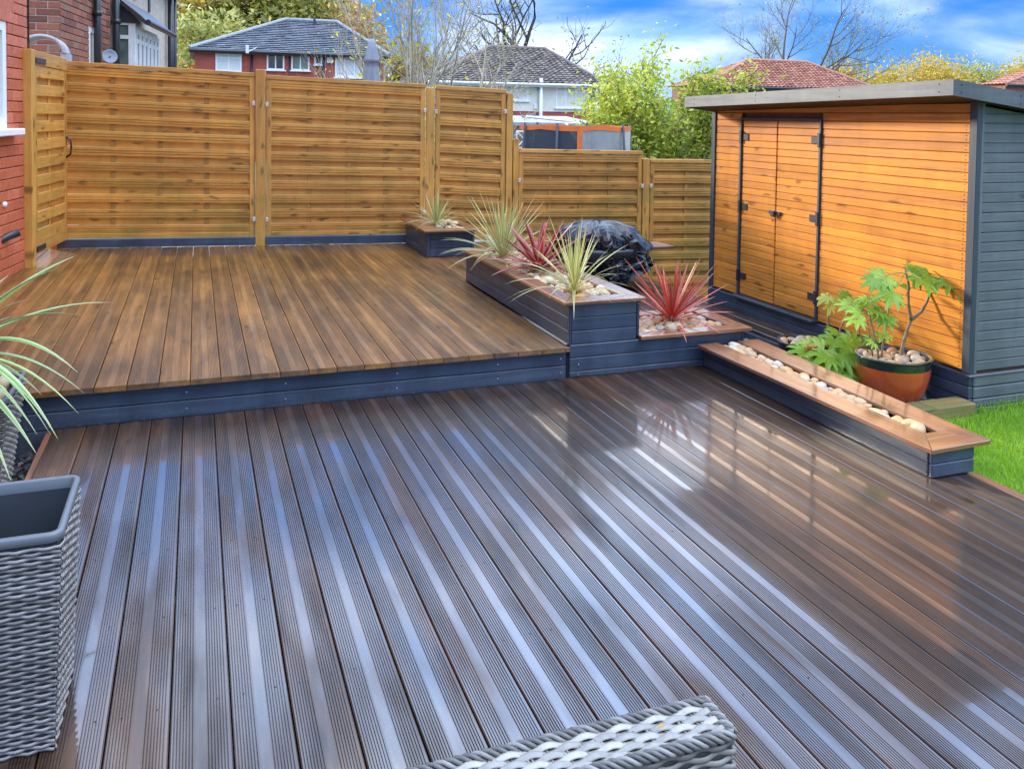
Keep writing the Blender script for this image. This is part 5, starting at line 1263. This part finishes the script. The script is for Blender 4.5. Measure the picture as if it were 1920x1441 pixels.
cordyline('cordyline', 'cream and green arching spiky plant at the near end of the tall planter', at_z(1076, 551, 0.455), 66, 0.50, 0.0140, 'blade_cream', 64, 0.25, grp='spiky cordyline plants', upright=0.4, stemmat='stem_green')
cordyline('cordyline', 'coral red spiky plant in the low part of the planter', at_z(1259, 604, 0.215), 50, 0.50, 0.0205, 'blade_coral', 65, 0.6, grp='spiky cordyline plants', upright=0.95)

# ------------------------------------------------------------------ left edge: two woven planters and the arching plant
def rrect(hx, hy, r, n=6):
    out = []
    for cx, cy, a0 in ((hx - r, hy - r, 0), (-hx + r, hy - r, 90), (-hx + r, -hy + r, 180), (hx - r, -hy + r, 270)):
        for i in range(n + 1):
            a = R_(a0 + 90 * i / n); out.append((cx + r * math.cos(a), cy + r * math.sin(a)))
    return out
def loft(rings, close_last=True):
    b = MB(); n = len(rings[0]); vs = [p for r in rings for p in r]; fs = []
    for i in range(len(rings) - 1):
        for k in range(n):
            k2 = (k + 1) % n; fs.append((i * n + k, i * n + k2, (i + 1) * n + k2, (i + 1) * n + k))
    if close_last: fs.append(tuple((len(rings) - 1) * n + k for k in range(n)))
    b.add(vs, fs); return b
def weave(b, O, U, V, N, stakes, rows, amp, rad, flat, n=5, per=4, jit=0.0006):
    O, U, V, N = map(Vector, (O, U, V, N)); N = N.normalized()
    for j in range(rows):
        pts = []
        for i in range(stakes * per + 1):
            s = i / (stakes * per); pts.append(O + U * s + V * ((j + 0.5) / rows) + N * (amp * math.cos(math.pi * (s * stakes + j)) + random.uniform(-jit, jit)))
        b.tube(pts, rad, n, True, flat)
def woven_planter(name, label, c, hx, hy, H, taper, zb, mat, faces='all', stone=False, empty_in=True):
    p = empty(name, (c[0], c[1], zb)); tag(p, label, 'planter', 'tall woven planters at the left edge')
    core = loft([[(x, y, 0.0) for x, y in rrect(hx - taper - .006, hy - taper - .006, 0.02)], [(x, y, H - 0.03) for x, y in rrect(hx - .008, hy - .008, 0.02)]], False); core.build('core', 'wicker_dark', p)
    for (sx_, sy_) in ((1, 0), (0, -1), (0, 1), (-1, 0)):
        b = MB()
        if sx_: o0 = Vector((sx_ * (hx - taper), -hy + taper, 0.0)); U = Vector((0, 2 * (hy - taper), 0)); N = Vector((sx_, 0, 0)); V = Vector((sx_ * taper, 0, H - 0.03)); W = 2 * hy
        else: o0 = Vector((-hx + taper, sy_ * (hy - taper), 0.0)); U = Vector((2 * (hx - taper), 0, 0)); N = Vector((0, sy_, 0)); V = Vector((0, sy_ * taper, H - 0.03)); W = 2 * hx
        rows = int(H / 0.0115); st = max(6, int(W / 0.030)) 
        near = (sx_ == 1 or sy_ == -1)
        if not near: rows //= 2; st //= 2
        O0 = o0.copy()
        # widen the weave towards the rim so that it follows the taper
        for j in range(rows):
            f = (j + 0.5) / rows; k = taper * f; pts = []; per = 4
            for i in range(st * per + 1):
                s = i / (st * per)
                if sx_: q = Vector((sx_ * (hx - taper + k), (-hy + taper - k) + (2 * (hy - taper) + 2 * k) * s, f * (H - 0.03)))
                else: q = Vector(((-hx + taper - k) + (2 * (hx - taper) + 2 * k) * s, sy_ * (hy - taper + k), f * (H - 0.03)))
                q += N * (0.0035 * math.cos(math.pi * (s * st + j)) + random.uniform(-.0004, .0004)); q.z += random.uniform(-.0005, .0005); pts.append(q)
            b.tube(pts, 0.0028, 5, True, 1.65)
        o = b.build('weave', mat, p, True); o['kind'] = 'stuff'
    rw = 0.013
    rr = loft([[(x, y, H - 0.026) for x, y in rrect(hx - .003, hy - .003, 0.028)], [(x, y, H - 0.022) for x, y in rrect(hx + .003, hy + .003, 0.028)], [(x, y, H - 0.005) for x, y in rrect(hx + 0.004, hy + 0.004, 0.03)], [(x, y, H) for x, y in rrect(hx, hy, 0.028)],
               [(x, y, H) for x, y in rrect(hx - rw + .003, hy - rw + .003, 0.02)], [(x, y, H - 0.004) for x, y in rrect(hx - rw, hy - rw, 0.018)], [(x, y, H - 0.03) for x, y in rrect(hx - rw - .002, hy - rw - .002, 0.018)]], False)
    rr.build('rim', 'grey_plastic', p, True)
    ln = loft([[(x, y, H - 0.03) for x, y in rrect(hx - rw - .001, hy - rw - .001, 0.018)], [(x, y, H - (0.30 if empty_in else 0.06)) for x, y in rrect(hx - rw - 0.02, hy - rw - 0.02, 0.018)]], True)
    ln.build('liner', 'dark_inside' if empty_in else 'soil', p)
    return p
woven_planter('woven_planter', 'empty grey woven planter with smooth rim nearest the camera', (-0.50, 2.505, 0), 0.190, 0.182, 0.553, 0.022, 0.0, 'wicker_grey')
lpx, lpy = -0.98, 4.02
woven_planter('woven_planter', 'brownish woven planter with cobbles holding the arching green plant', (lpx, lpy, 0), 0.285, 0.20, 0.60, 0.07, -0.15, 'wicker_brown', empty_in=False)
scatter(26, lambda x, y: True, 0.40, 0.055, 'terracotta tinted cobble in the woven planter under the arching plant', 'cobbles in the woven planter', None, 0.75, 8, (lpx - 0.22, lpx + 0.23, lpy - 0.14, lpy + 0.14))
gp_ = empty('cordyline', (lpx - 0.02, lpy, 0.45)); tag(gp_, 'big arching green strap leaved plant leaning in from the left edge', 'plant', 'spiky cordyline plants')
b = MB(); b.tube([(0, 0, -0.05), (0, 0, 0.08), (0.0, 0, 0.16)], [0.03, 0.032, 0.02], 8); b.build('crown', 'stem_green', gp_)
gb = Vector(gp_.location)
for u, v, dy, rise, w in ((141, 480, 0.30, 0.10, 0.024), (111, 503, 0.12, 0.12, 0.030), (213, 567, 0.05, 0.13, 0.028), (160, 593, -0.05, 0.16, 0.022), (118, 650, 0.10, 0.13, 0.012), (146, 698, -0.08, 0.24, 0.022),
                          (158, 737, -0.10, 0.19, 0.026), (148, 776, -0.18, 0.22, 0.016), (108, 822, -0.25, 0.28, 0.024), (95, 815, -0.28, 0.26, 0.010), (68, 850, -0.35, 0.16, 0.022), (78, 740, -0.05, 0.16, 0.018),
                          (20, 900, -0.45, 0.20, 0.020), (60, 560, 0.2, 0.10, 0.016), (45, 590, 0.35, 0.08, 0.014), (17, 515, 0.3, 0.06, 0.018), (70, 815, -0.3, 0.2, 0.012), (35, 690, 0.1, 0.16, 0.02), (-40, 480, 0.1, 0.05, 0.026), (-80, 560, -0.1, 0.1, 0.026), (-100, 620, 0.2, 0.12, 0.026), (-60, 700, -0.3, 0.15, 0.024)):
    tip = at_y(u, v, lpy + dy) - gb
    hz = Vector((tip.x, tip.y, 0)); hz = hz.normalized() if hz.length > .01 else Vector((1, 0, 0))
    blade(hz * 0.02 + Vector((0, 0, 0.10)), tip, rise, w * 1.55, 'blade_green', gp_, 0.22, 12, random.uniform(-0.25, 0.25))
# dark slate chippings in the gap left of the lower deck
SL = []
for s in range(4):
    me = STONES[s].copy(); me.materials.clear(); me.materials.append(MATS['slate_chip']); SL.append(me)
cb = MB(); rnd = random.Random(5)
for i in range(700):
    x = rnd.uniform(-1.5, -0.71); y = rnd.uniform(2.9, 4.77)
    s = rnd.uniform(0.012, 0.030); q = Matrix.Rotation(rnd.uniform(0, 6.28), 3, 'Z') @ Matrix.Rotation(rnd.uniform(-.4, .4), 3, 'X')
    vs = [q @ Vector((s * a * rnd.uniform(.8, 1.2), s * 0.7 * b_ * rnd.uniform(.8, 1.2), s * 0.3 * c)) + Vector((x, y, -0.13 + rnd.uniform(0, 0.03))) for c in (-1, 1) for a, b_ in ((-1, -1), (1, -1), (1.2, .6), (0, 1.2), (-1.1, .7))]
    cb.add(vs, [(4, 3, 2, 1, 0), (5, 6, 7, 8, 9)] + [(k, (k + 1) % 5, 5 + (k + 1) % 5, 5 + k) for k in range(5)])
o = cb.build('slate_chippings', 'slate_chip'); tag(o, 'dark slate chippings beside the lower deck under the woven planters', 'chippings', None, 'stuff')
cb = MB(); rnd = random.Random(6)
for i in range(1500):
    x = rnd.uniform(3.40, 4.17); y = rnd.uniform(3.86, 5.6)
    if x > 3.9 and y > 4.42: continue
    s = rnd.uniform(0.007, 0.017); q = Matrix.Rotation(rnd.uniform(0, 6.28), 3, 'Z') @ Matrix.Rotation(rnd.uniform(-.5, .5), 3, 'X')
    vs = [q @ Vector((s * a * rnd.uniform(.8, 1.2), s * 0.8 * b_ * rnd.uniform(.8, 1.2), s * 0.5 * c)) + Vector((x, y, -0.092 + rnd.uniform(0, 0.012))) for c in (-1, 1) for a, b_ in ((-1, -1), (1, -1), (1.2, .6), (0, 1.2), (-1.1, .7))]
    cb.add(vs, [(4, 3, 2, 1, 0), (5, 6, 7, 8, 9)] + [(k, (k + 1) % 5, 5 + (k + 1) % 5, 5 + k) for k in range(5)])
o = cb.build('grey_chippings', 'gravel'); tag(o, 'grey stone chippings round the pots between bench and shed', 'chippings', None, 'stuff')
sheet('pot_bed', [(3.36, 3.84), (4.18, 3.84), (4.18, 5.58), (3.36, 5.58)], -0.100, 'soil')

# ------------------------------------------------------------------ pots and fatsia
def pot(name, label, c, rim_r, base_r, h, body, collar, zb):
    p = empty(name, (c[0], c[1], zb)); tag(p, label, 'plant pot')
    def prof(a, b, n=10):
        out = []
        for i in range(n + 1):
            t = a + (b - a) * i / n; out.append((base_r + (rim_r - base_r) * (1 - (1 - t) ** 2.3) ** 0.75, t * h))
        return out
    m = MB(); m.lathe([(0.0, 0.0), (base_r * 0.9, 0.0)] + prof(0, 0.80, 14), 48); m.build('body', body, p, True)
    m = MB(); m.lathe(prof(0.795, 0.99, 4) + [(rim_r + 0.008, h * 0.985), (rim_r + 0.009, h), (rim_r - 0.006, h + 0.004), (rim_r - 0.016, h - 0.004), (rim_r - 0.02, h - 0.05)], 48); m.build('collar', collar, p, True)
    m = MB(); m.lathe([(rim_r - 0.018, h - 0.045), (0.0, h - 0.03)], 32); m.build('soil', 'soil', p)
    return p
BP = (3.915, 4.085); BPZ = -0.095; BPH = 0.275
pot('plant_pot', 'large round orange glazed pot with dark green collar in front of the shed', BP, 0.212, 0.135, BPH, 'terracotta', 'dark_glaze', BPZ)
scatter(34, lambda x, y: (x - BP[0]) ** 2 + (y - BP[1]) ** 2 < 0.182 ** 2, BPZ + BPH - 0.032, 0.036, 'cream and tan cobble on top of the orange pot', 'cobbles in the orange pot', None, 0.6, 9, (BP[0] - .19, BP[0] + .19, BP[1] - .19, BP[1] + .19))
SPt = (3.70, 4.62)
sp2 = pot('plant_pot', 'black pot mostly hidden by fatsia leaves beside the bench', SPt, 0.165, 0.12, 0.24, 'black_plastic', 'black_plastic', -0.095)
scatter(18, lambda x, y: (x - SPt[0]) ** 2 + (y - SPt[1]) ** 2 < 0.135 ** 2, 0.116, 0.032, 'white and tan cobble on top of the black pot', 'cobbles in the black pot', None, 0.72, 10, (SPt[0] - .15, SPt[0] + .15, SPt[1] - .15, SPt[1] + .15))
op = at_y(1523, 655, 4.36); o_ = empty('terracotta_pot', op); tag(o_, 'small orange terracotta pot glimpsed among the low fatsia leaves', 'plant pot')
m = MB(); m.lathe([(0.0, -0.07), (0.022, -0.07), (0.036, 0.02), (0.038, 0.03), (0.032, 0.03), (0.0, 0.015)], 20); m.build('body', 'terracotta', o_, True)
def palm_leaf_mesh(seed, lobes=8, mat='fatsia'):
    rnd = random.Random(seed); vs = [(0, 0, 0)]; ring = []
    for i in range(lobes):
        a = R_(-128 + 256 * i / (lobes - 1)); ln = (1.0 - 0.42 * abs(i - (lobes - 1) / 2) / ((lobes - 1) / 2)) * rnd.uniform(0.92, 1.06)
        da = R_(256 / (lobes - 1))
        for f, r in ((-0.5, 0.50), (-0.36, 0.66), (-0.22, 0.88), (0.0, 1.08), (0.22, 0.88), (0.36, 0.66)):
            rr = ln * r if r > 0.55 else 0.50; aa = a + da * f
            ring.append((rr * math.sin(aa), rr * math.cos(aa), -0.34 * rr * rr + (0.05 if abs(f) > 0.2 and r > .4 else 0.0) + (0.0 if f == 0 else 0.02) - (0.05 if r < .55 else 0)))
    vs += ring; fs = [(0, i + 1, i + 2) for i in range(len(ring) - 1)]
    me = bpy.data.meshes.new('leaf'); me.from_pydata(vs, [], [f[::-1] for f in fs]); me.materials.append(MATS[mat]); me.update()
    for p in me.polygons: p.use_smooth = True
    return me
FL_M = [palm_leaf_mesh(s, 8 + s % 2) for s in range(3)]; FY_M = palm_leaf_mesh(9, 7, 'fatsia_yellow')
def fatsia_leaf(parent, centre, size, az, tilt, roll=0.0, yellow=False):
    o = bpy.data.objects.new('leaf', FY_M if yellow else random.choice(FL_M)); o.location = centre; size *= 1.6; o.scale = (size, size, size)
    o.rotation_euler = (Matrix.Rotation(0.55, 3, 'X') @ Matrix.Rotation(az, 3, 'Z') @ Matrix.Rotation(tilt, 3, 'X') @ Matrix.Rotation(roll, 3, 'Y')).to_euler(); return link(o, parent)
def stem(parent, pts, r, mat='stem'):
    m = MB(); sm = []
    for i in range(len(pts) - 1):
        for k in range(4): 
            f = k / 4; q = Vector(pts[i]).lerp(Vector(pts[i + 1]), f); sm.append(q + Vector((random.uniform(-.002, .002), random.uniform(-.002, .002), 0)))
    sm.append(Vector(pts[-1])); n = len(sm)
    rs = [r * (1 - 0.4 * i / n) * random.uniform(0.9, 1.12) for i in range(n)]
    m.tube(sm, rs, 8); m.build('stem', mat, parent, True)
f1 = empty('fatsia', (BP[0], BP[1], BPZ + BPH)); tag(f1, 'branching fatsia with big green hand shaped leaves in the orange pot', 'plant'); F0 = Vector(f1.location)
fp = lambda u, v, dy=0.0: at_y(u, v, BP[1] + dy) - F0
tr0 = [fp(1689, 672), fp(1694, 640), fp(1708, 600)]
stem(f1, tr0, 0.0125); stem(f1, [fp(1708, 600), fp(1703, 570), fp(1703, 530), fp(1697, 505)], 0.010); stem(f1, [fp(1708, 600), fp(1728, 584), fp(1745, 550), fp(1761, 532)], 0.010)
stem(f1, [fp(1648, 672, -.05), fp(1640, 630, -.05), fp(1630, 590, -.05)], 0.007); stem(f1, [fp(1652, 672), fp(1660, 620), fp(1668, 570)], 0.007); stem(f1, [fp(1628, 660, .04), fp(1612, 625, .04), fp(1608, 596, .04)], 0.005); stem(f1, [fp(1636, 668), fp(1632, 640), fp(1626, 600)], 0.005)
rnd = random.Random(77)
def cluster(parent, fp_, c, dy, leaves, pet='stem_green', yellow=False):
    c0 = fp_(*c, dy)
    for u, v, size, dd in leaves:
        q = fp_(u, v, dy + dd); d = q - c0; az = math.atan2(-d.x, d.y); 
        mid = c0.lerp(q, 0.5) + Vector((0, 0, 0.015))
        m = MB(); m.tube([c0, mid, q], 0.0028, 5); m.build('petiole', pet, parent)
        fatsia_leaf(parent, q, size, az + rnd.uniform(-.3, .3), rnd.uniform(-0.35, 0.25), rnd.uniform(-.3, .3), yellow)
cluster(f1, fp, (1697, 512), 0, ((1660, 518, 0.082, -.04), (1640, 524, 0.06, -.10), (1672, 548, 0.090, -.10), (1712, 514, 0.075, -.02), (1728, 524, 0.085, -.10), (1716, 506, 0.06, .08), (1686, 536, .06, .06)))
cluster(f1, fp, (1761, 532), 0, ((1742, 516, 0.085, -.03), (1766, 512, 0.09, .06), (1790, 530, 0.095, -.03), (1803, 556, 0.088, -.08), (1780, 526, .08, -.12), (1750, 530, .075, .10), (1806, 538, .07, .08), (1775, 545, .06, -.04)))
cluster(f1, fp, (1630, 592), -.05, ((1612, 588, 0.055, -.03), (1606, 600, 0.06, -.06), (1590, 572, 0.05, .04), (1622, 575, 0.05, .06), (1640, 582, .05, -.02)))
cluster(f1, fp, (1668, 572), 0, ((1650, 584, 0.052, -.04), (1662, 596, 0.058, -.06), (1676, 566, 0.05, .05), (1640, 566, 0.045, .05), (1625, 560, .045, .02)))
cluster(f1, fp, (1660, 640), 0, ((1657, 626, 0.05, -.04), (1634, 634, 0.045, .02), (1638, 642, .035, -.05)))
f2 = empty('fatsia', (SPt[0], SPt[1], 0.15)); tag(f2, 'leggy fatsia with one yellow leafed stem in the black pot', 'plant'); F2 = Vector(f2.location)
fq = lambda u, v, dy=0.0: at_y(u, v, SPt[1] + dy) - F2
stem(f2, [fq(1550, 640), fq(1552, 605), fq(1557, 566)], 0.0095); stem(f2, [fq(1570, 640), fq(1576, 615), fq(1594, 580)], 0.007)
cluster(f2, fq, (1557, 570), 0, ((1551, 556, 0.05, -.03), (1560, 560, 0.05, .02), (1556, 572, .045, -.04), (1548, 562, .035, .03)), 'stem_green', True)
cluster(f2, fq, (1594, 582), 0, ((1588, 556, 0.05, .02), (1600, 562, 0.055, -.05), (1606, 576, .05, .05), (1582, 568, .045, .0)))
f3 = empty('fatsia', at_y(1562, 690, 4.40)); tag(f3, 'low bushy fatsia of glossy light green leaves behind the bench', 'plant'); F3 = Vector(f3.location)
fr = lambda u, v, dy=0.0: at_y(u, v, 4.40 + dy) - F3
cluster(f3, fr, (1562, 690), 0, ((1565, 636, 0.085, -.02), (1588, 648, 0.10, -.06), (1545, 655, 0.085, -.10), (1510, 660, 0.075, -.02), (1530, 682, 0.07, -.12), (1558, 690, 0.085, -.16), (1592, 690, 0.10, -.12), (1603, 706, 0.105, -.16), (1578, 700, .08, -.18), (1572, 628, .075, .08), (1598, 640, .08, .06), (1540, 640, .06, .05), (1520, 645, .06, .05), (1552, 668, .09, -.14), (1580, 668, .09, -.12), (1600, 720, .07, -.14)))

# ------------------------------------------------------------------ covered barbecue
bq = empty('barbecue', (3.52, 7.35, -0.16)); tag(bq, 'kettle barbecue wrapped in crumpled black plastic sheeting behind the planter', 'barbecue')
def cover():
    rn = random.Random(12); N = 72; K = 22; vs = []; fs = []; H = 0.775
    ph = sorted([2 * math.pi * (i + rn.uniform(-.33, .33)) / 17 for i in range(17)]); am = [rn.uniform(0.5, 1.25) for _ in ph]
    for i in range(K + 1):
        t = i / K
        for k in range(N):
            a = 2 * math.pi * k / N + (0.5 * math.pi / N if i % 2 else 0)
            if t < 0.45:
                s = t / 0.45; r = 0.46 * math.sin(s * math.pi / 2) ** 0.9; z = H - 0.25 * (1 - math.cos(s * math.pi / 2)) ** 1.05
            else:
                s = (t - 0.45) / 0.55; r = 0.46 + 0.09 * s; z = H - 0.25 - s * (0.34 + 0.14 * math.sin(a - 0.9) + 0.05 * math.sin(3 * a))
            dist = min(range(17), key=lambda q: abs(((a - ph[q] + math.pi) % (2 * math.pi)) - math.pi))
            dd = abs(((a - ph[dist] + math.pi) % (2 * math.pi)) - math.pi)
            valley = max(0.0, 1 - dd / 0.21) * am[dist]                       # sharp creases gathered from the crown
            r *= 1 - 0.27 * valley * min(1, max(0, t - 0.04) * 1.6)
            z -= 0.030 * valley * min(1, t * 4) * (1 - t)
            nv = Vector((math.cos(a) * 2.2, math.sin(a) * 2.2, t * 4.5)); cr = mnoise.noise(nv * 2.1); cr2_ = mnoise.noise(nv * 5.3)
            r += (0.034 * cr + 0.007 * cr2_) * (0.25 + t); z += 0.030 * mnoise.noise(nv * 2.3 + Vector((7, 0, 0))) * min(1, 3 * t) + rn.uniform(-.003, .003)
            if 0.32 < t < 0.62: r += math.exp(-((((a - 5.85 + math.pi) % (2 * math.pi)) - math.pi) / 0.33) ** 2) * math.sin((t - 0.32) / 0.30 * math.pi) * 0.10
            vs.append((r * math.cos(a), r * math.sin(a) * 0.85, z))
    for i in range(K):
        for k in range(N):
            k2 = (k + 1) % N; A = (i * N + k, i * N + k2, (i + 1) * N + k2, (i + 1) * N + k)
            if rn.random() < 0.5: fs += [(A[0], A[1], A[2]), (A[0], A[2], A[3])]
            else: fs += [(A[0], A[1], A[3]), (A[1], A[2], A[3])]
    b = MB(); b.add(vs, fs); b.build('cover', 'bin_liner', bq, False)
cover()
b = MB(); b.lathe([(0.0, 0.30), (0.25, 0.33), (0.36, 0.44), (0.39, 0.52), (0.38, 0.54), (0.2, 0.55)], 32); b.build('bowl', 'black_paint', bq, True)
for a in (0.5, 2.6, 4.7):
    b = MB(); b.tube([(0.26 * math.cos(a), 0.22 * math.sin(a), 0.38), (0.38 * math.cos(a), 0.33 * math.sin(a), 0.0)], 0.014, 8); b.build('leg', 'hinge_metal', bq, True)
b = MB(); b.box((0.40, -0.16, 0.50), (0.72, 0.16, 0.525)); b.build('side_shelf', 'aged_timber', bq)

# ------------------------------------------------------------------ woven chair at the lower edge of the picture
TZ = 0.595
wc = empty('woven_chair', (0.46, 1.21, 0)); tag(wc, 'pale grey woven garden chair back at the lower edge of the picture', 'chair')
x0, x1, y0, y1 = -0.42, 0.352, -0.056, 0.034
b = MB(); b.box((x0 + .01, y0 + .006, 0.02), (x1 - .006, y1 - .006, TZ - 0.012)); b.build('core', 'wicker_dark', wc)
b = MB(); weave(b, (x0, y0 + 0.012, TZ - 0.006), (x1 - x0 - 0.012, 0, 0), (0, y1 - y0 - 0.024, 0), (0, 0, 1), 24, 6, 0.0032, 0.0078, 0.34, 8, 8, 0.0002); o = b.build('top_weave', 'wicker_pale', wc, True); o['kind'] = 'stuff'
b = MB()
for i in range(27):
    xx = x0 + (x1 - x0 - .012) * (i) / 26
    for d in (-0.0035, 0.0035): b.tube([(xx + d, y0 + 0.006, TZ - 0.010), (xx + d, 0, TZ - 0.0055), (xx + d, y1 - 0.006, TZ - 0.010)], 0.0026, 6)
o = b.build('stakes', 'wicker_brown', wc, True); o['kind'] = 'stuff'
def braid(P, Q, outn, upn, r=0.0048, R=0.0085, turns=26):
    """three strand plait along an edge"""
    P, Q = Vector(P), Vector(Q); o_, u_ = Vector(outn), Vector(upn)
    for s in range(4):
        pts = []
        for i in range(turns * 8 + 1):
            f = i / (turns * 8); a = 2 * math.pi * (f * turns + s / 4); pts.append(P.lerp(Q, f) + o_ * R * math.cos(a) + u_ * R * 0.8 * math.sin(a))
        bb.tube(pts, r, 6)
bb = MB()
braid((x0, y1 - 0.004, TZ - 0.006), (x1 - 0.004, y1 - 0.004, TZ - 0.006), (0, 1, 0), (0, 0, 1), 0.0036, 0.0078, 13)
braid((x0, y0 + 0.004, TZ - 0.006), (x1 - 0.004, y0 + 0.004, TZ - 0.006), (0, 1, 0), (0, 0, 1), 0.0036, 0.0078, 13)
braid((x1 - 0.004, y0 + 0.002, TZ - 0.006), (x1 - 0.004, y1 - 0.002, TZ - 0.006), (1, 0, 0), (0, 0, 1), 0.0036, 0.0078, 2)
o = bb.build('braided_edge', 'wicker_edge', wc, True); o['kind'] = 'stuff'
for (O, U, N, st) in (((x1 - .004, y0 + .004, 0.02), (0, y1 - y0 - .008, 0), (1, 0, 0), 4), ((x0, y1 - .004, 0.02), (x1 - x0, 0, 0), (0, 1, 0), 26), ((x0, y0 + .004, 0.02), (x1 - x0, 0, 0), (0, -1, 0), 26)):
    b = MB(); weave(b, O, U, (0, 0, TZ - 0.035), N, st, 46, 0.0036, 0.0032, 1.7, 5, 4, 0.0003); o = b.build('side_weave', 'wicker_brown', wc, True); o['kind'] = 'stuff'
board('seat', (x0, y0 - 0.50, 0.20), (x1, y0 - 0.012, 0.34), 'wicker_brown', wc, 0.02)
for xx in (x0 + .03, x1 - .07): board('leg', (xx, y0 - 0.49, 0.0), (xx + .04, y0 - 0.45, 0.199), 'wicker_dark', wc, 0.004)

# ------------------------------------------------------------------ grass
gm = MB(); rnd = random.Random(9); GV = []; GF = []
def gblade(x, y, z, h, w):
    a = rnd.uniform(0, 6.283); c, s = math.cos(a), math.sin(a); l = rnd.uniform(0.1, 0.75) * h; a2 = rnd.uniform(0, 6.283); k = len(GV)
    bx, by = l * math.cos(a2), l * math.sin(a2)
    GV.extend([(x - c * w, y - s * w, z), (x + c * w, y + s * w, z), (x + c * w * .7 + bx * .4, y + s * w * .7 + by * .4, z + h * .6), (x - c * w * .7 + bx * .4, y - s * w * .7 + by * .4, z + h * .6), (x + bx, y + by, z + h)])
    GF.extend([(k, k + 1, k + 2, k + 3), (k + 3, k + 2, k + 4)])
for i in range(60000):
    x = 3.31 + rnd.random() ** 1.25 * 3.2; y = rnd.uniform(1.2, 3.80)
    if y > 3.70 and x < 4.19: continue
    if y > 3.765: continue
    cl = 0.6 + 0.55 * mnoise.noise(Vector((x * 5, y * 5, 0))) + 0.3 * mnoise.noise(Vector((x * 16, y * 16, 4)))
    gblade(x, y, -0.098, max(0.018, 0.042 * (0.7 + cl * 0.6) * rnd.uniform(0.6, 1.25)), rnd.uniform(0.0013, 0.0024))
for i in range(260):
    x = rnd.uniform(4.2, 5.6); gblade(x, 3.755 + rnd.uniform(-.02, .01), -0.098, rnd.uniform(0.05, 0.10), 0.0016)
o = mesh_obj('grass', GV, GF, 'grass'); tag(o, 'bright green lawn grass beside the deck and shed', 'grass', None, 'stuff')

# dead leaf on the chair
p = empty('fallen_leaf', at_z(1240, 1362, 0.603)); tag(p, 'small orange dead leaf caught in the woven chair back', 'leaf')
o = mesh_obj('blade', [(-.008, 0, 0), (0, -.004, .002), (.009, .001, .001), (0, .004, .003)], [(0, 1, 2, 3)], 'leaf_orange', p)
